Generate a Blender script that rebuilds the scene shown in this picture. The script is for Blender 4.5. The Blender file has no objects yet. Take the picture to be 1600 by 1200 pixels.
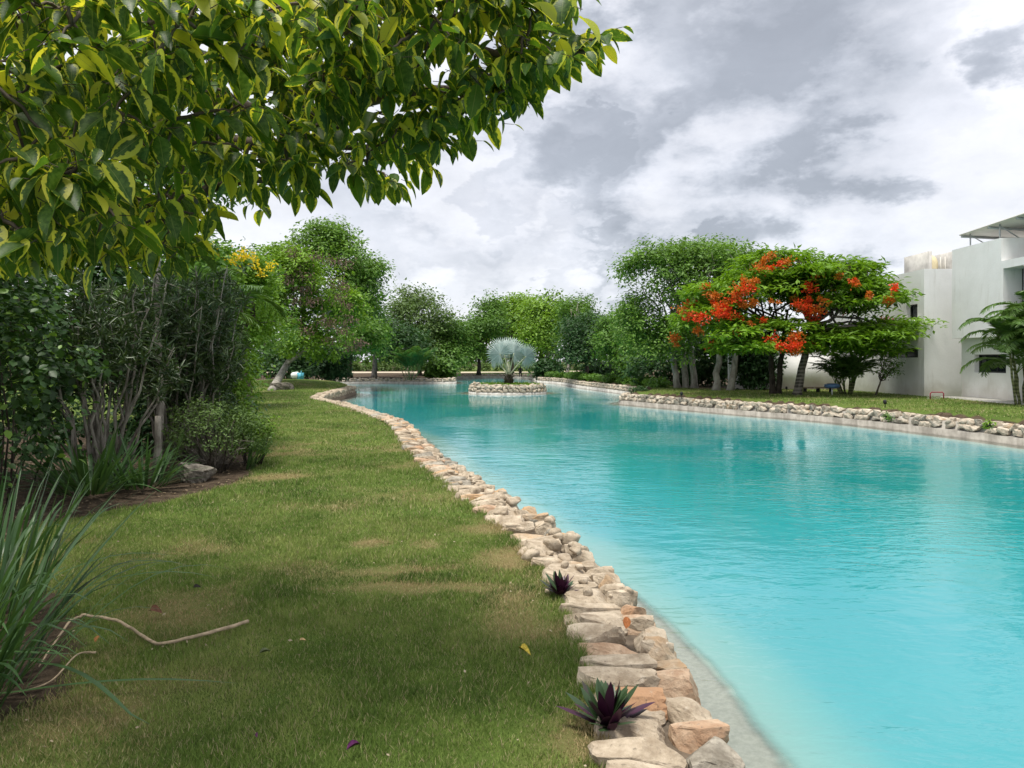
import bpy, bmesh, math, random
import numpy as np
from mathutils import Vector, Matrix
R = np.random.default_rng(11)
random.seed(5)
SC = bpy.context.scene
COL = SC.collection

# ------------------------------------------------------------------ camera
F, CX, HY, EYE = 1150.0, 800.0, 563.0, 1.6
cam_d = bpy.data.cameras.new('camera'); cam = bpy.data.objects.new('camera', cam_d); COL.objects.link(cam)
cam.location = (0, 0, EYE); cam.rotation_euler = (math.radians(90), 0, 0)
cam_d.sensor_width = 36; cam_d.lens = 36 * F / 1600; cam_d.shift_y = -(600 - HY) / 1600
cam_d.clip_start = .05; cam_d.clip_end = 3000
SC.camera = cam

def at(px, py, Y):
    return np.array(((px - CX) / F * Y, Y, EYE - (py - HY) / F * Y))
def on(px, py, z=0.0):
    return at(px, py, (EYE - z) * F / (py - HY))

# ------------------------------------------------------------------ node helpers
class NT:
    def __init__(s, nt): s.nt = nt
    def n(s, t, **kw):
        nd = s.nt.nodes.new(t)
        for k, v in kw.items():
            if hasattr(nd, k) and k not in ('color',): setattr(nd, k, v)
        return nd
    def link(s, a, b): s.nt.links.new(a, b)
    def put(s, sock, v):
        if isinstance(v, bpy.types.NodeSocket): s.link(v, sock)
        elif isinstance(v, (tuple, list)) and sock.type == 'RGBA' and len(v) == 3: sock.default_value = (*v, 1)
        else: sock.default_value = v
    def math(s, op, a, b=0.0, c=0.0, clamp=False):
        m = s.n('ShaderNodeMath', operation=op, use_clamp=clamp)
        s.put(m.inputs[0], a); s.put(m.inputs[1], b); s.put(m.inputs[2], c)
        return m.outputs[0]
    def vm(s, op, a, b=(0, 0, 0), sc=None):
        m = s.n('ShaderNodeVectorMath', operation=op)
        s.put(m.inputs[0], a)
        if sc is None: s.put(m.inputs[1], b)
        else: s.put(m.inputs['Scale'], sc)
        return m.outputs['Value'] if op in ('DOT_PRODUCT', 'LENGTH') else m.outputs[0]
    def mr(s, v, a, b, c=0.0, d=1.0, smooth=True):
        m = s.n('ShaderNodeMapRange', interpolation_type='SMOOTHSTEP' if smooth else 'LINEAR')
        s.put(m.inputs['Value'], v); s.put(m.inputs['From Min'], a); s.put(m.inputs['From Max'], b)
        s.put(m.inputs['To Min'], c); s.put(m.inputs['To Max'], d)
        return m.outputs[0]
    def mix(s, f, a, b, mode='MIX'):
        m = s.n('ShaderNodeMix', data_type='RGBA', blend_type=mode)
        s.put(m.inputs[0], f); s.put(m.inputs[6], a); s.put(m.inputs[7], b)
        return m.outputs[2]
    def noise(s, vec, scale=5.0, detail=4.0, rough=.55, dist=0.0, col=False):
        m = s.n('ShaderNodeTexNoise')
        if vec is not None: s.link(vec, m.inputs['Vector'])
        m.inputs['Scale'].default_value = scale; m.inputs['Detail'].default_value = detail
        m.inputs['Roughness'].default_value = rough; m.inputs['Distortion'].default_value = dist
        return m.outputs['Color' if col else 'Fac']
    def ramp(s, f, stops):
        m = s.n('ShaderNodeValToRGB'); e = m.color_ramp.elements
        while len(e) < len(stops): e.new(.5)
        for el, (p, c) in zip(e, stops): el.position = p; el.color = (*c, 1)
        s.put(m.inputs[0], f); return m.outputs[0]
    def attr(s, name, out='Fac'):
        m = s.n('ShaderNodeAttribute', attribute_name=name); return m.outputs[out]
    def bump(s, h, strength=.3, dist=.02):
        m = s.n('ShaderNodeBump'); s.put(m.inputs['Height'], h)
        m.inputs['Strength'].default_value = strength; m.inputs['Distance'].default_value = dist
        return m.outputs[0]

# ------------------------------------------------------------------ world: broken overcast
SUN_DIR = Vector((-.14, -.17, 1.0)).normalized()
w = bpy.data.worlds.new('World'); SC.world = w; w.use_nodes = True
t = NT(w.node_tree); w.node_tree.nodes.clear()
sky = t.n('ShaderNodeTexSky', sky_type='NISHITA', sun_disc=False)
sky.sun_elevation = math.asin(SUN_DIR.z); sky.sun_rotation = math.atan2(SUN_DIR.x, SUN_DIR.y)
tc = t.n('ShaderNodeTexCoord'); d0 = tc.outputs['Generated']
mp = t.n('ShaderNodeMapping'); t.link(d0, mp.inputs['Vector']); mp.inputs['Scale'].default_value = (1, 1, 1.9); mp.inputs['Location'].default_value = (4.4, .7, 6.1)
wn = t.noise(mp.outputs[0], 3.2, 7, .58, col=True)
wv = t.vm('SCALE', t.vm('SUBTRACT', wn, (.5, .5, .5)), sc=.24)
dw = t.vm('ADD', d0, wv)
f1 = t.noise(t.vm('ADD', mp.outputs[0], t.vm('SCALE', wv, sc=.8)), 3.4, 8, .56)
f2 = t.noise(mp.outputs[0], 9.0, 6, .6)
dens = t.math('ADD', t.math('MULTIPLY', t.math('SUBTRACT', f1, .5), .62), t.math('MULTIPLY', t.math('SUBTRACT', f2, .5), .55))
for px, py, r, wgt in ((1270, 40, 330, .42), (1220, 170, 210, .34), (1330, 220, 150, .34), (900, 345, 220, .33),
                       (650, 350, 190, .24), (1000, 400, 90, .18), (1590, 190, 240, -.24), (1100, 330, 110, -.16),
                       (800, 445, 130, -.24), (860, 140, 190, -.30), (1500, 90, 130, -.2)):
    dv = Vector(((px - CX) / F, 1, (HY - py) / F)).normalized()
    g = t.mr(t.vm('DOT_PRODUCT', dw, tuple(dv)), math.cos(r / F * 1.35), math.cos(r / F * .1), 0.0, wgt * 1.15)
    dens = t.math('ADD', dens, g)
cl = t.ramp(t.math('ADD', t.math('MULTIPLY', dens, .86), .25, clamp=True),
            [(0.0, (1.0, 1.0, 1.02)), (.25, (.91, .915, .96)), (.45, (.76, .775, .835)), (.65, (.60, .625, .685)), (.85, (.47, .495, .55)), (1.0, (.41, .435, .485))])
CLOUD = 3.35
f3 = t.noise(t.vm('ADD', mp.outputs[0], wv), 6.0, 7, .6)
clb = t.vm('SCALE', cl, sc=t.mr(f3, .25, .75, CLOUD * .86, CLOUD * 1.12, False))
colr = t.mix(.94, sky.outputs[0], clb)
bg = t.n('ShaderNodeBackground'); t.link(colr, bg.inputs[0]); bg.inputs[1].default_value = .1
wo = t.n('ShaderNodeOutputWorld'); t.link(bg.outputs[0], wo.inputs[0])

# ------------------------------------------------------------------ sun through thin cloud, exposure
sd = bpy.data.lights.new('sun', 'SUN'); sd.energy = 1.5; sd.angle = math.radians(20); sd.color = (1, .95, .86)
so = bpy.data.objects.new('sun', sd); COL.objects.link(so)
so.rotation_euler = SUN_DIR.to_track_quat('Z', 'Y').to_euler(); so.location = (6, -6, 30)
SC.view_settings.view_transform = 'Standard'; SC.view_settings.look = 'None'
SC.view_settings.exposure = 1.68; SC.view_settings.gamma = 1
SC.cycles.use_denoising = True
SC.cycles.max_bounces = 6; SC.cycles.diffuse_bounces = 3; SC.cycles.glossy_bounces = 3
SC.cycles.transmission_bounces = 4; SC.cycles.transparent_max_bounces = 12
SC.cycles.sample_clamp_indirect = 4

# ------------------------------------------------------------------ mesh helpers
def nrm(a):
    a = np.asarray(a, float); return a / np.maximum(np.linalg.norm(a, axis=-1, keepdims=True), 1e-9)
class MB:
    def __init__(s): s.v = []; s.f = []; s.luv = []; s.rnd = []; s.tone = []; s.n = 0
    def add(s, V, faces, luv=None, rnd=0.0, tone=.5):
        V = np.asarray(V, float).reshape(-1, 3); k = len(V)
        for fa in (faces if isinstance(faces, list) else [faces]):
            fa = np.asarray(fa, int)
            if fa.size: s.f.append(fa + s.n)
        s.v.append(V)
        s.luv.append(np.zeros((k, 3)) if luv is None else np.asarray(luv, float).reshape(-1, 3))
        s.rnd.append(np.broadcast_to(np.asarray(rnd, float), (k,))); s.tone.append(np.broadcast_to(np.asarray(tone, float), (k,)))
        s.n += k
    def mesh(s, name, mat=None, smooth=False, attrs=True, origin=None):
        me = bpy.data.meshes.new(name)
        V = np.concatenate(s.v) if s.v else np.zeros((0, 3))
        if origin is not None: V = V - np.asarray(origin)
        me.vertices.add(len(V)); me.vertices.foreach_set('co', V.astype(np.float32).ravel())
        li = np.concatenate([f.ravel() for f in s.f]); lt = np.concatenate([np.full(len(f), f.shape[1]) for f in s.f])
        ls = np.concatenate(([0], np.cumsum(lt)[:-1]))
        me.loops.add(len(li)); me.loops.foreach_set('vertex_index', li.astype(np.int32))
        me.polygons.add(len(lt)); me.polygons.foreach_set('loop_start', ls.astype(np.int32))
        if smooth: me.polygons.foreach_set('use_smooth', np.ones(len(lt), bool))
        me.update(calc_edges=True)
        if attrs:
            a = me.attributes.new('luv', 'FLOAT_VECTOR', 'POINT'); a.data.foreach_set('vector', np.concatenate(s.luv).astype(np.float32).ravel())
            a = me.attributes.new('rnd', 'FLOAT', 'POINT'); a.data.foreach_set('value', np.concatenate(s.rnd).astype(np.float32))
            a = me.attributes.new('tone', 'FLOAT', 'POINT'); a.data.foreach_set('value', np.concatenate(s.tone).astype(np.float32))
        if mat: me.materials.append(mat)
        return me
    def build(s, name, mat, parent=None, smooth=False, **kw):
        return obj(name, s.mesh(name, mat, smooth), parent, **kw)

def tag(o, label=None, cat=None, group=None, kind=None):
    if label: o['label'] = label
    if cat: o['category'] = cat
    if group: o['group'] = group
    if kind: o['kind'] = kind
    return o
def obj(name, me, parent=None, label=None, cat=None, group=None, kind=None):
    o = bpy.data.objects.new(name, me); COL.objects.link(o)
    if parent is not None:
        o.parent = parent
        if parent.type == 'EMPTY': o.matrix_parent_inverse = Matrix.Translation(-parent.location)
    return tag(o, label, cat, group, kind)
def thing(name, loc, label, cat, group=None, kind=None):
    e = bpy.data.objects.new(name, None); COL.objects.link(e); e.location = tuple(float(c) for c in loc); e.empty_display_size = .2
    return tag(e, label, cat, group, kind)

def tube(mb, P, rad, sides=7, rnd=0.0, cap=True, wob=0.0, tone=.5):
    P = np.asarray(P, float); n = len(P); rad = np.broadcast_to(np.asarray(rad, float), (n,))
    T = nrm(np.gradient(P, axis=0)); up = np.array((.13, .21, 1.0)) if abs(T[0][2]) < .9 else np.array((1.0, .1, 0))
    A = nrm(np.cross(T, up)); B = np.cross(T, A)
    th = np.arange(sides) / sides * 2 * np.pi
    rr = rad[:, None] * (1 + wob * (R.random((n, sides)) - .5))
    V = P[:, None] + rr[..., None] * (np.cos(th)[None, :, None] * A[:, None] + np.sin(th)[None, :, None] * B[:, None])
    i = np.arange(n - 1)[:, None] * sides; j = np.arange(sides)[None]; j2 = (j + 1) % sides
    q = np.stack([i + j, i + j2, i + sides + j2, i + sides + j], -1).reshape(-1, 4)
    luv = np.zeros((n, sides, 3)); luv[..., 1] = np.concatenate(([0], np.cumsum(np.linalg.norm(np.diff(P, axis=0), axis=1))))[:, None]
    luv[..., 0] = j / sides
    fs = [q]
    if cap: fs += [np.arange(sides)[::-1][None], (np.arange(sides) + (n - 1) * sides)[None]]
    mb.add(V, fs, luv, rnd, tone)
def spline(P, n):
    P = np.asarray(P, float); m = len(P)
    Q = np.vstack([2 * P[0] - P[1], P, 2 * P[-1] - P[-2]])
    s = np.linspace(0, m - 1 - 1e-6, n); k = s.astype(int); u = (s - k)[:, None]
    a, b, c, d = Q[k], Q[k + 1], Q[k + 2], Q[k + 3]
    return .5 * (2 * b + (c - a) * u + (2 * a - 5 * b + 4 * c - d) * u ** 2 + (3 * b - a - 3 * c + d) * u ** 3)
def box(mb, x0, x1, y0, y1, z0, z1, rnd=0.0):
    V = [(x, y, z) for z in (z0, z1) for y in (y0, y1) for x in (x0, x1)]
    mb.add(V, np.array([(0, 2, 3, 1), (4, 5, 7, 6), (0, 1, 5, 4), (2, 6, 7, 3), (0, 4, 6, 2), (1, 3, 7, 5)]), None, rnd)

# leaf templates: x across (-.5..5), y along (0..1), z lift
RH = (np.array([(0, 0, 0), (-.5, .45, .07), (0, 1, -.06), (.5, .45, .07)]), np.array([(0, 3, 2), (0, 2, 1)]))
def leaf_tmpl(rows, fold=.10, curl=.12, power=.8, base=.0):
    V = [(0, 0, 0)]; U = [(0, 0, 0)]; f = []
    for r in range(1, rows):
        y = r / rows; wd = .5 * (math.sin(math.pi * y ** power) ** .75)
        z = -curl * y * y
        V += [(-wd, y, z + fold * wd * 2), (0, y, z), (wd, y, z + fold * wd * 2)]; U += [(-1, y, 0), (0, y, 0), (1, y, 0)]
    V.append((0, 1, -curl)); U.append((0, 1, 0)); last = len(V) - 1
    f += [(0, 2, 1), (0, 3, 2)]
    for r in range(rows - 2):
        a = 1 + 3 * r
        f += [(a, a + 1, a + 4), (a, a + 4, a + 3), (a + 1, a + 2, a + 5), (a + 1, a + 5, a + 4)]
    a = last - 3
    f += [(a, a + 1, last), (a + 1, a + 2, last)]
    return np.array(V, float), np.array(f), np.array(U, float)
LEAF = leaf_tmpl(6, .16, .12, .82)
NARROW = leaf_tmpl(3, .08, .15, .9)
def leaves(mb, tm, pos, d, nr, L, W, rnd, tone):
    tv, tf = tm[0], tm[1]; n = len(pos); k = len(tv)
    y = nrm(d); x = nrm(np.cross(y, nr)); z = np.cross(x, y)
    L = np.broadcast_to(L, (n,))[:, None, None]; W = np.broadcast_to(W, (n,))[:, None, None]
    V = pos[:, None] + tv[None, :, 0, None] * W * x[:, None] + tv[None, :, 1, None] * L * y[:, None] + tv[None, :, 2, None] * L * z[:, None]
    fa = (np.arange(n)[:, None, None] * k + tf[None]).reshape(-1, 3)
    luv = np.tile(tm[2], (n, 1)) if len(tm) > 2 else None
    mb.add(V, fa, luv, np.repeat(np.broadcast_to(rnd, (n,)), k), np.repeat(np.broadcast_to(tone, (n,)), k))
def runit(n): return nrm(R.normal(size=(n, 3)))

# ------------------------------------------------------------------ materials
def newmat(name):
    m = bpy.data.materials.new(name); m.use_nodes = True; m.node_tree.nodes.clear(); return m, NT(m.node_tree)
def principled(t, col, rough=.6, spec=.3, normal=None, ior=None, metal=0.0):
    p = t.n('ShaderNodeBsdfPrincipled'); t.put(p.inputs['Base Color'], col); t.put(p.inputs['Roughness'], rough)
    t.put(p.inputs['Specular IOR Level'], spec); p.inputs['Metallic'].default_value = metal
    if ior: p.inputs['IOR'].default_value = ior
    if normal is not None: t.link(normal, p.inputs['Normal'])
    return p.outputs[0]
def out(t, sh):
    o = t.n('ShaderNodeOutputMaterial'); t.link(sh, o.inputs[0])
def wpos(t): return t.n('ShaderNodeNewGeometry').outputs['Position']
def orand(t): return t.n('ShaderNodeObjectInfo').outputs['Random']

def foliage(name, dark, light, rough=.5, spec=.3, trans=.3, extra=None):
    m, t = newmat(name)
    f = t.math('ADD', t.math('MULTIPLY', t.attr('tone'), .62), t.math('MULTIPLY', t.attr('rnd'), .38), clamp=True)
    c = t.mix(f, dark, light)
    if extra: c = t.mix(t.mr(t.attr('rnd'), extra[0], extra[0] + .02), c, extra[1])
    sh = principled(t, c, rough, spec)
    tr = t.n('ShaderNodeBsdfTranslucent'); t.link(t.mix(1.0, c, (1.25, 1.2, .6), 'MULTIPLY'), tr.inputs[0])
    mx = t.n('ShaderNodeMixShader'); mx.inputs[0].default_value = trans
    t.link(sh, mx.inputs[1]); t.link(tr.outputs[0], mx.inputs[2]); out(t, mx.outputs[0]); return m
def plain(name, col, rough=.6, spec=.3, var=.15, scale=8.0, bump=0.0, metal=0.0, bscale=40.0):
    m, t = newmat(name); p = wpos(t)
    n = t.noise(p, scale, 5, .6)
    c = t.mix(t.mr(n, .3, .7), tuple(k * (1 - var) for k in col), tuple(min(1, k * (1 + var)) for k in col))
    nb = t.bump(t.noise(p, bscale, 4, .6), bump, .01) if bump else None
    out(t, principled(t, c, rough, spec, nb, metal=metal)); return m
def bark(name, a, b, scale=9.0, ring=0.0):
    m, t = newmat(name)
    tcx = t.n('ShaderNodeTexCoord').outputs['Object']
    mpn = t.n('ShaderNodeMapping'); t.link(tcx, mpn.inputs[0]); mpn.inputs['Scale'].default_value = (1, 1, .35)
    n = t.noise(mpn.outputs[0], scale, 6, .65); n2 = t.noise(tcx, 2.2, 3)
    v = t.math('ADD', t.math('MULTIPLY', n, .7), t.math('MULTIPLY', n2, .3))
    if ring:
        sx = t.n('ShaderNodeSeparateXYZ'); t.link(tcx, sx.inputs[0])
        rg = t.math('SINE', t.math('MULTIPLY', t.math('ADD', sx.outputs[2], t.math('MULTIPLY', n2, .12)), ring))
        v = t.math('ADD', v, t.math('MULTIPLY', rg, .10))
    c = t.mix(t.mr(v, .34, .66), a, b)
    out(t, principled(t, c, .85, .15, t.bump(n, .6, .02))); return m

M = {}
M['bark_grey'] = bark('bark_grey', (.10, .085, .07), (.34, .31, .27))
M['bark_dark'] = bark('bark_dark', (.022, .018, .014), (.085, .07, .055))
M['bark_brown'] = bark('bark_brown', (.05, .04, .03), (.16, .13, .10))
M['bark_pale'] = bark('bark_pale', (.20, .185, .16), (.46, .43, .38), 7)
M['bark_ring'] = bark('bark_ring', (.05, .045, .038), (.22, .20, .17), 7, 42.0)
M['palm_stem'] = bark('palm_stem', (.06, .07, .03), (.20, .22, .10), 6, 50.0)
M['f_light'] = foliage('foliage_light', (0.0490, 0.1176, 0.0202), (0.2009, 0.3660, 0.0549))
M['f_mid'] = foliage('foliage_mid', (0.0345, 0.0902, 0.0163), (0.1543, 0.3051, 0.0417))
M['f_bright'] = foliage('foliage_bright', (0.0644, 0.1512, 0.0157), (0.2456, 0.4148, 0.0366))
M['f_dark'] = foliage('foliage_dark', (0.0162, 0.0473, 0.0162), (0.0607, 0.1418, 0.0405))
M['f_olive'] = foliage('foliage_olive', (0.0451, 0.0902, 0.0232), (0.1684, 0.2666, 0.0701))
M['f_oleander'] = foliage('foliage_oleander', (.016, .038, .014), (.085, .135, .045), .4, .45, .2)
M['f_flame'] = foliage('foliage_flame', (0.0403, 0.1176, 0.0090), (0.2306, 0.4148, 0.0312), trans=.35)
M['f_areca'] = foliage('foliage_areca', (0.0280, 0.0840, 0.0157), (0.1464, 0.2684, 0.0488), .4, .4, .25)
M['f_strap'] = foliage('foliage_strap', (0.0179, 0.0504, 0.0157), (0.0854, 0.1769, 0.0549), .4, .4, .25)
M['f_broad'] = foliage('foliage_broad', (.012, .034, .010), (.055, .125, .028), .45, .35, .3, (.90, (.17, .30, .05)))
M['pods'] = foliage('seed_pods', (.085, .05, .035), (.23, .15, .115), trans=.1)
M['red'] = foliage('red_blossom', (.55, .035, .008), (.86, .10, .02), trans=.3)
M['orange'] = foliage('orange_blossom', (.42, .10, .012), (.68, .22, .03), trans=.3)
M['yellow'] = foliage('yellow_blossom', (.62, .45, .01), (.85, .66, .03), trans=.3)
M['silver'] = foliage('silver_palm', (.25, .335, .32), (.45, .535, .52), .5, .3, .15)
M['petiole'] = plain('petiole', (.42, .44, .30), .5, .3, .2, 10)
M['stone'] = None

def stone_mat(name, a, b, stain, amount):
    m, t = newmat(name)
    tcx = t.n('ShaderNodeTexCoord').outputs['Object']; r = orand(t)
    pv = t.vm('ADD', wpos(t), t.vm('SCALE', (1, 1, 1), sc=t.math('MULTIPLY', r, 37.0)))
    n = t.noise(pv, 7.0, 7, .68); n2 = t.noise(pv, 2.8, 4, .6); n3 = t.noise(pv, 38.0, 5, .7)
    c = t.mix(t.mr(n, .3, .72), a, b)
    hue = t.math('ADD', t.math('MULTIPLY', r, .5), t.math('MULTIPLY', n2, .5))
    c = t.mix(t.mr(hue, 1 - amount, 1 - amount + .16), c, stain)
    c = t.mix(t.math('MULTIPLY', t.mr(n3, .55, .72), .6), c, (.10, .085, .065))
    c = t.mix(t.math('MULTIPLY', t.mr(t.noise(pv, 16.0, 4, .6), .58, .75), .35), c, (.62, .56, .47))
    h = t.math('ADD', t.math('MULTIPLY', n, .6), t.math('MULTIPLY', n3, .4))
    out(t, principled(t, c, .9, .15, t.bump(h, .7, .03))); return m
M['stone'] = stone_mat('limestone', (.26, .205, .145), (.56, .475, .365), (.45, .29, .16), .36)
M['stone_rust'] = stone_mat('rusty_limestone', (.32, .20, .125), (.56, .43, .31), (.42, .25, .145), .46)
M['stone_grey'] = stone_mat('grey_limestone', (.16, .14, .11), (.42, .385, .32), (.30, .20, .10), .12)
M['stone_far'] = stone_mat('pale_limestone', (.30, .25, .19), (.60, .53, .43), (.42, .26, .13), .30)
M['rock'] = stone_mat('dark_rock', (.07, .062, .05), (.27, .245, .205), (.2, .16, .11), .1)

def concrete(name, a, b):
    m, t = newmat(name); p = wpos(t)
    mpn = t.n('ShaderNodeMapping'); t.link(p, mpn.inputs[0]); mpn.inputs['Scale'].default_value = (1, 1, .25)
    n = t.noise(p, 3.0, 6, .65); n2 = t.noise(mpn.outputs[0], 5.0, 4, .6)
    c = t.mix(t.mr(t.math('ADD', t.math('MULTIPLY', n, .5), t.math('MULTIPLY', n2, .5)), .35, .65), a, b)
    sx = t.n('ShaderNodeSeparateXYZ'); t.link(p, sx.inputs[0])
    c = t.mix(t.math('MULTIPLY', t.mr(t.math('ADD', sx.outputs[2], t.math('MULTIPLY', n, .10)), -.36, -.40), .55), c, (.14, .13, .11))
    out(t, principled(t, c, .85, .2, t.bump(t.noise(p, 45.0, 4, .7), .35, .01))); return m
M['concrete'] = concrete('pool_concrete', (.20, .185, .16), (.40, .375, .33))
M['concrete_pale'] = concrete('pale_concrete', (.36, .35, .32), (.58, .57, .53))

# ------------------------------------------------------------------ shoreline
ZW = -.45
SEG = {
 'left': [(.98, -5), (.93, 0), (.91, 2.7), (.90, 4.2), (.78, 5.4), (.62, 6.3), (.30, 7.5), (-.2, 9.1), (-1.1, 12.2), (-1.9, 15.5), (-2.7, 19), (-4.2, 22.8), (-6.2, 27.6), (-7.8, 30.6), (-8.55, 34), (-9.0, 39), (-9.45, 44.6)],
 'cove': [(-9.45, 44.6), (-10.6, 46.6), (-13.4, 51), (-15.2, 58), (-14.6, 63), (-12.4, 64.4), (-9, 64.6), (-5.9, 63.9), (-5.0, 65.2), (-5.6, 70), (-7.4, 78), (-7, 84.5)],
 'far': [(-7, 84.5), (-3, 86), (1, 84.5), (2.2, 78), (2.36, 68)],
 'hedge': [(2.36, 68), (4.26, 62), (4.97, 54.8), (5.9, 49.6), (6.66, 45.3), (7.1, 41), (6.4, 37.4), (5.35, 35.5), (5.0, 34.3)],
 'right': [(5.0, 34.3), (6.9, 30.6), (8.6, 27.4), (10.3, 24.6), (11.5, 21), (12.2, 17.5), (12.5, 12), (12.6, 4), (12.6, -5)],
}
def dense(P, step):
    Q = spline(np.array(P, float), 40 * len(P)); s = np.concatenate(([0], np.cumsum(np.linalg.norm(np.diff(Q, axis=0), axis=1))))
    n = max(3, int(s[-1] / step)); ss = np.linspace(0, s[-1], n)
    return np.stack([np.interp(ss, s, Q[:, i]) for i in range(2)], 1)
SH = {k: dense(v, .22) for k, v in SEG.items()}
POLY = np.vstack([SH[k][:-1] for k in SEG])
ISL_C, ISL_R = np.array((-.28, 46.0)), 2.4
def sdist(P, poly):            # >0 inside the polygon
    P = np.asarray(P, float); a = poly; b = np.roll(poly, -1, 0); outd = np.full(len(P), 1e9); ins = np.zeros(len(P), bool)
    for s in range(0, len(P), 20000):
        p = P[s:s + 20000]; d = np.full(len(p), 1e9); c = np.zeros(len(p), bool)
        for (x0, y0), (x1, y1) in zip(a, b):
            ex, ey = x1 - x0, y1 - y0; u = np.clip(((p[:, 0] - x0) * ex + (p[:, 1] - y0) * ey) / (ex * ex + ey * ey + 1e-12), 0, 1)
            d = np.minimum(d, (p[:, 0] - x0 - u * ex) ** 2 + (p[:, 1] - y0 - u * ey) ** 2)
            m = ((y0 > p[:, 1]) != (y1 > p[:, 1]))
            if ey != 0: c ^= m & (p[:, 0] < ex * (p[:, 1] - y0) / ey + x0)
        outd[s:s + 20000] = np.sqrt(d); ins[s:s + 20000] = c
    return np.where(ins, outd, -outd)
PCOARSE = POLY[::3]
BED = np.array([(-4.6, 7.2), (-4.15, 8.2), (-3.6, 9.5), (-3.75, 10.6), (-4.3, 12.5), (-5.6, 15.5), (-7, 17), (-12, 17), (-12, 5), (-5, 5)])
PLBED = np.array([(-2.2, 2.0), (-2.05, 3.0), (-2.3, 4.0), (-3.0, 4.9), (-5, 5.2), (-6, 4), (-6, 1), (-3, .5)])
def vnoise(x, y, s, seed=0):   # smooth value noise in numpy
    g = np.random.default_rng(100 + seed).random((64, 64)); X = x / s; Y = y / s
    i = np.floor(X).astype(int); j = np.floor(Y).astype(int); u = X - i; v = Y - j; u = u * u * (3 - 2 * u); v = v * v * (3 - 2 * v)
    G = lambda a, b: g[a % 64, b % 64]
    return (G(i, j) * (1 - u) + G(i + 1, j) * u) * (1 - v) + (G(i, j + 1) * (1 - u) + G(i + 1, j + 1) * u) * v
DRY = [(-.85, 5.6, .42, .16, .9), (-.62, 5.15, .55, .13, 1.0), (-1.2, 6.4, .16, .16, .8), (-.75, 6.35, .16, .16, .7), (.0, 5.9, .3, .3, .8), (-.1, 7.0, .45, .22, .7),
       (.15, 4.3, .22, .3, .55), (.35, 3.2, .16, .3, .75), (.05, 4.9, .2, .2, .6), (-1.75, 3.25, .12, .3, .6), (-2.0, 3.3, .35, .5, .5), (-2.1, 4.6, .4, .6, .55), (-1.6, 5.6, .5, .3, .35),
       (.3, 2.6, .5, .25, .5), (-1.9, 2.6, .5, .2, .6), (-3.2, 10.1, .4, .35, .7), (-1.4, 11.2, .7, .6, .4), (-.9, 8.6, .8, .4, .35)]
def dryness(x, y):
    d = .55 * np.clip((vnoise(x, y, .9, 1) * .6 + vnoise(x, y, .31, 2) * .4 - .55) * 3.0, 0, 1)
    k = vnoise(x, y, .22, 3) - .5
    for cx, cy, rx, ry, a in DRY:
        q = np.sqrt(((x - cx) / rx) ** 2 + ((y - cy) / ry) ** 2) + k * .9
        d = np.maximum(d, a * np.clip(1.5 - q * 1.1, 0, 1))
    return np.clip(d, 0, 1)
def ground_z(x, y):
    z = .05 * (vnoise(x, y, 4, 5) - .5) * np.clip((y - 6) / 10, 0, 1)
    z = z + .42 * np.exp(-(((x + 14) / 4.5) ** 2 + ((y - 46) / 5.5) ** 2)) + .12 * np.clip((x - 3.5) / 2, 0, 1)
    return z + .15 * np.clip((-x - 5) / 6, 0, 1) * np.clip(1 - np.abs(y - 11) / 9, 0, 1)

# ------------------------------------------------------------------ ground sheet
xs = np.concatenate(([-700, -400, -200, -100, -60, -40, -30, -25], np.arange(-21, 21.01, .25), [22, 24, 27, 32, 40, 60, 100, 200, 400, 700]))
ys = np.concatenate(([-200, -80, -30, -15, -9], np.arange(-6, 92.01, .25), [94, 97, 101, 106, 115, 140, 200, 400, 900]))
GX, GY = np.meshgrid(xs, ys); gx, gy = GX.ravel(), GY.ravel()
sdp = sdist(np.stack([gx, gy], 1), PCOARSE)
gz = ground_z(gx, gy)
rightb = (gx > 3.2) & (gy < 70)
soil = np.clip((sdist(np.stack([gx, gy], 1), BED) + .25 + .5 * (vnoise(gx, gy, .6, 7) - .5)) * 4, 0, 1)
soil = np.maximum(soil, np.clip((sdist(np.stack([gx, gy], 1), PLBED) + .1 + .6 * (vnoise(gx, gy, .4, 8) - .5)) * 4, 0, 1))
soil = np.maximum(soil, np.where(rightb, np.clip((.78 + sdp + .3 * (vnoise(gx, gy, .5, 9) - .5)) * 6, 0, 1), 0))
soil = np.maximum(soil, np.clip((gy - 57) / 4, 0, 1) * (gx < -4.5) * (gy < 92))
soil = np.maximum(soil, np.clip((gy - 36.5) / 2, 0, 1) * (gx > 9))
soil = np.maximum(soil, np.clip((gy - 46) / 3, 0, 1) * (gx < -10) * (gx < -16 + (gy - 46) * .3))
path = ((gy > 93) & (gy < 106)).astype(float)
gz = np.where(rightb, np.where(sdp > -.62, np.minimum(gz, -.02), gz), gz)
gz = np.where(sdp > -.42, np.minimum(gz, -.06), gz); gz = np.where(sdp > -.26, -3.0, gz)
mb = MB(); nx = len(xs)
ii = (np.arange(len(ys) - 1)[:, None] * nx + np.arange(nx - 1)[None]).ravel()
cent = sdp[ii]
ii = ii[cent < .8]
mb.add(np.stack([gx, gy, gz], 1), np.stack([ii, ii + 1, ii + nx + 1, ii + nx], 1), np.stack([soil, dryness(gx, gy), path], 1))
m, t = newmat('lawn'); p = wpos(t)
sx = t.n('ShaderNodeSeparateXYZ'); t.link(t.attr('luv', 'Vector'), sx.inputs[0])
n1 = t.noise(p, .55, 5, .6); n2 = t.noise(p, 7.0, 6, .7); n3 = t.noise(p, 60.0, 4, .7)
gcol = t.mix(t.mr(n1, .35, .65), (.075, .125, .024), (.110, .165, .034))
gcol = t.mix(t.math('MULTIPLY', t.mr(n2, .42, .7), .55), gcol, (.12, .165, .035))
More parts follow.
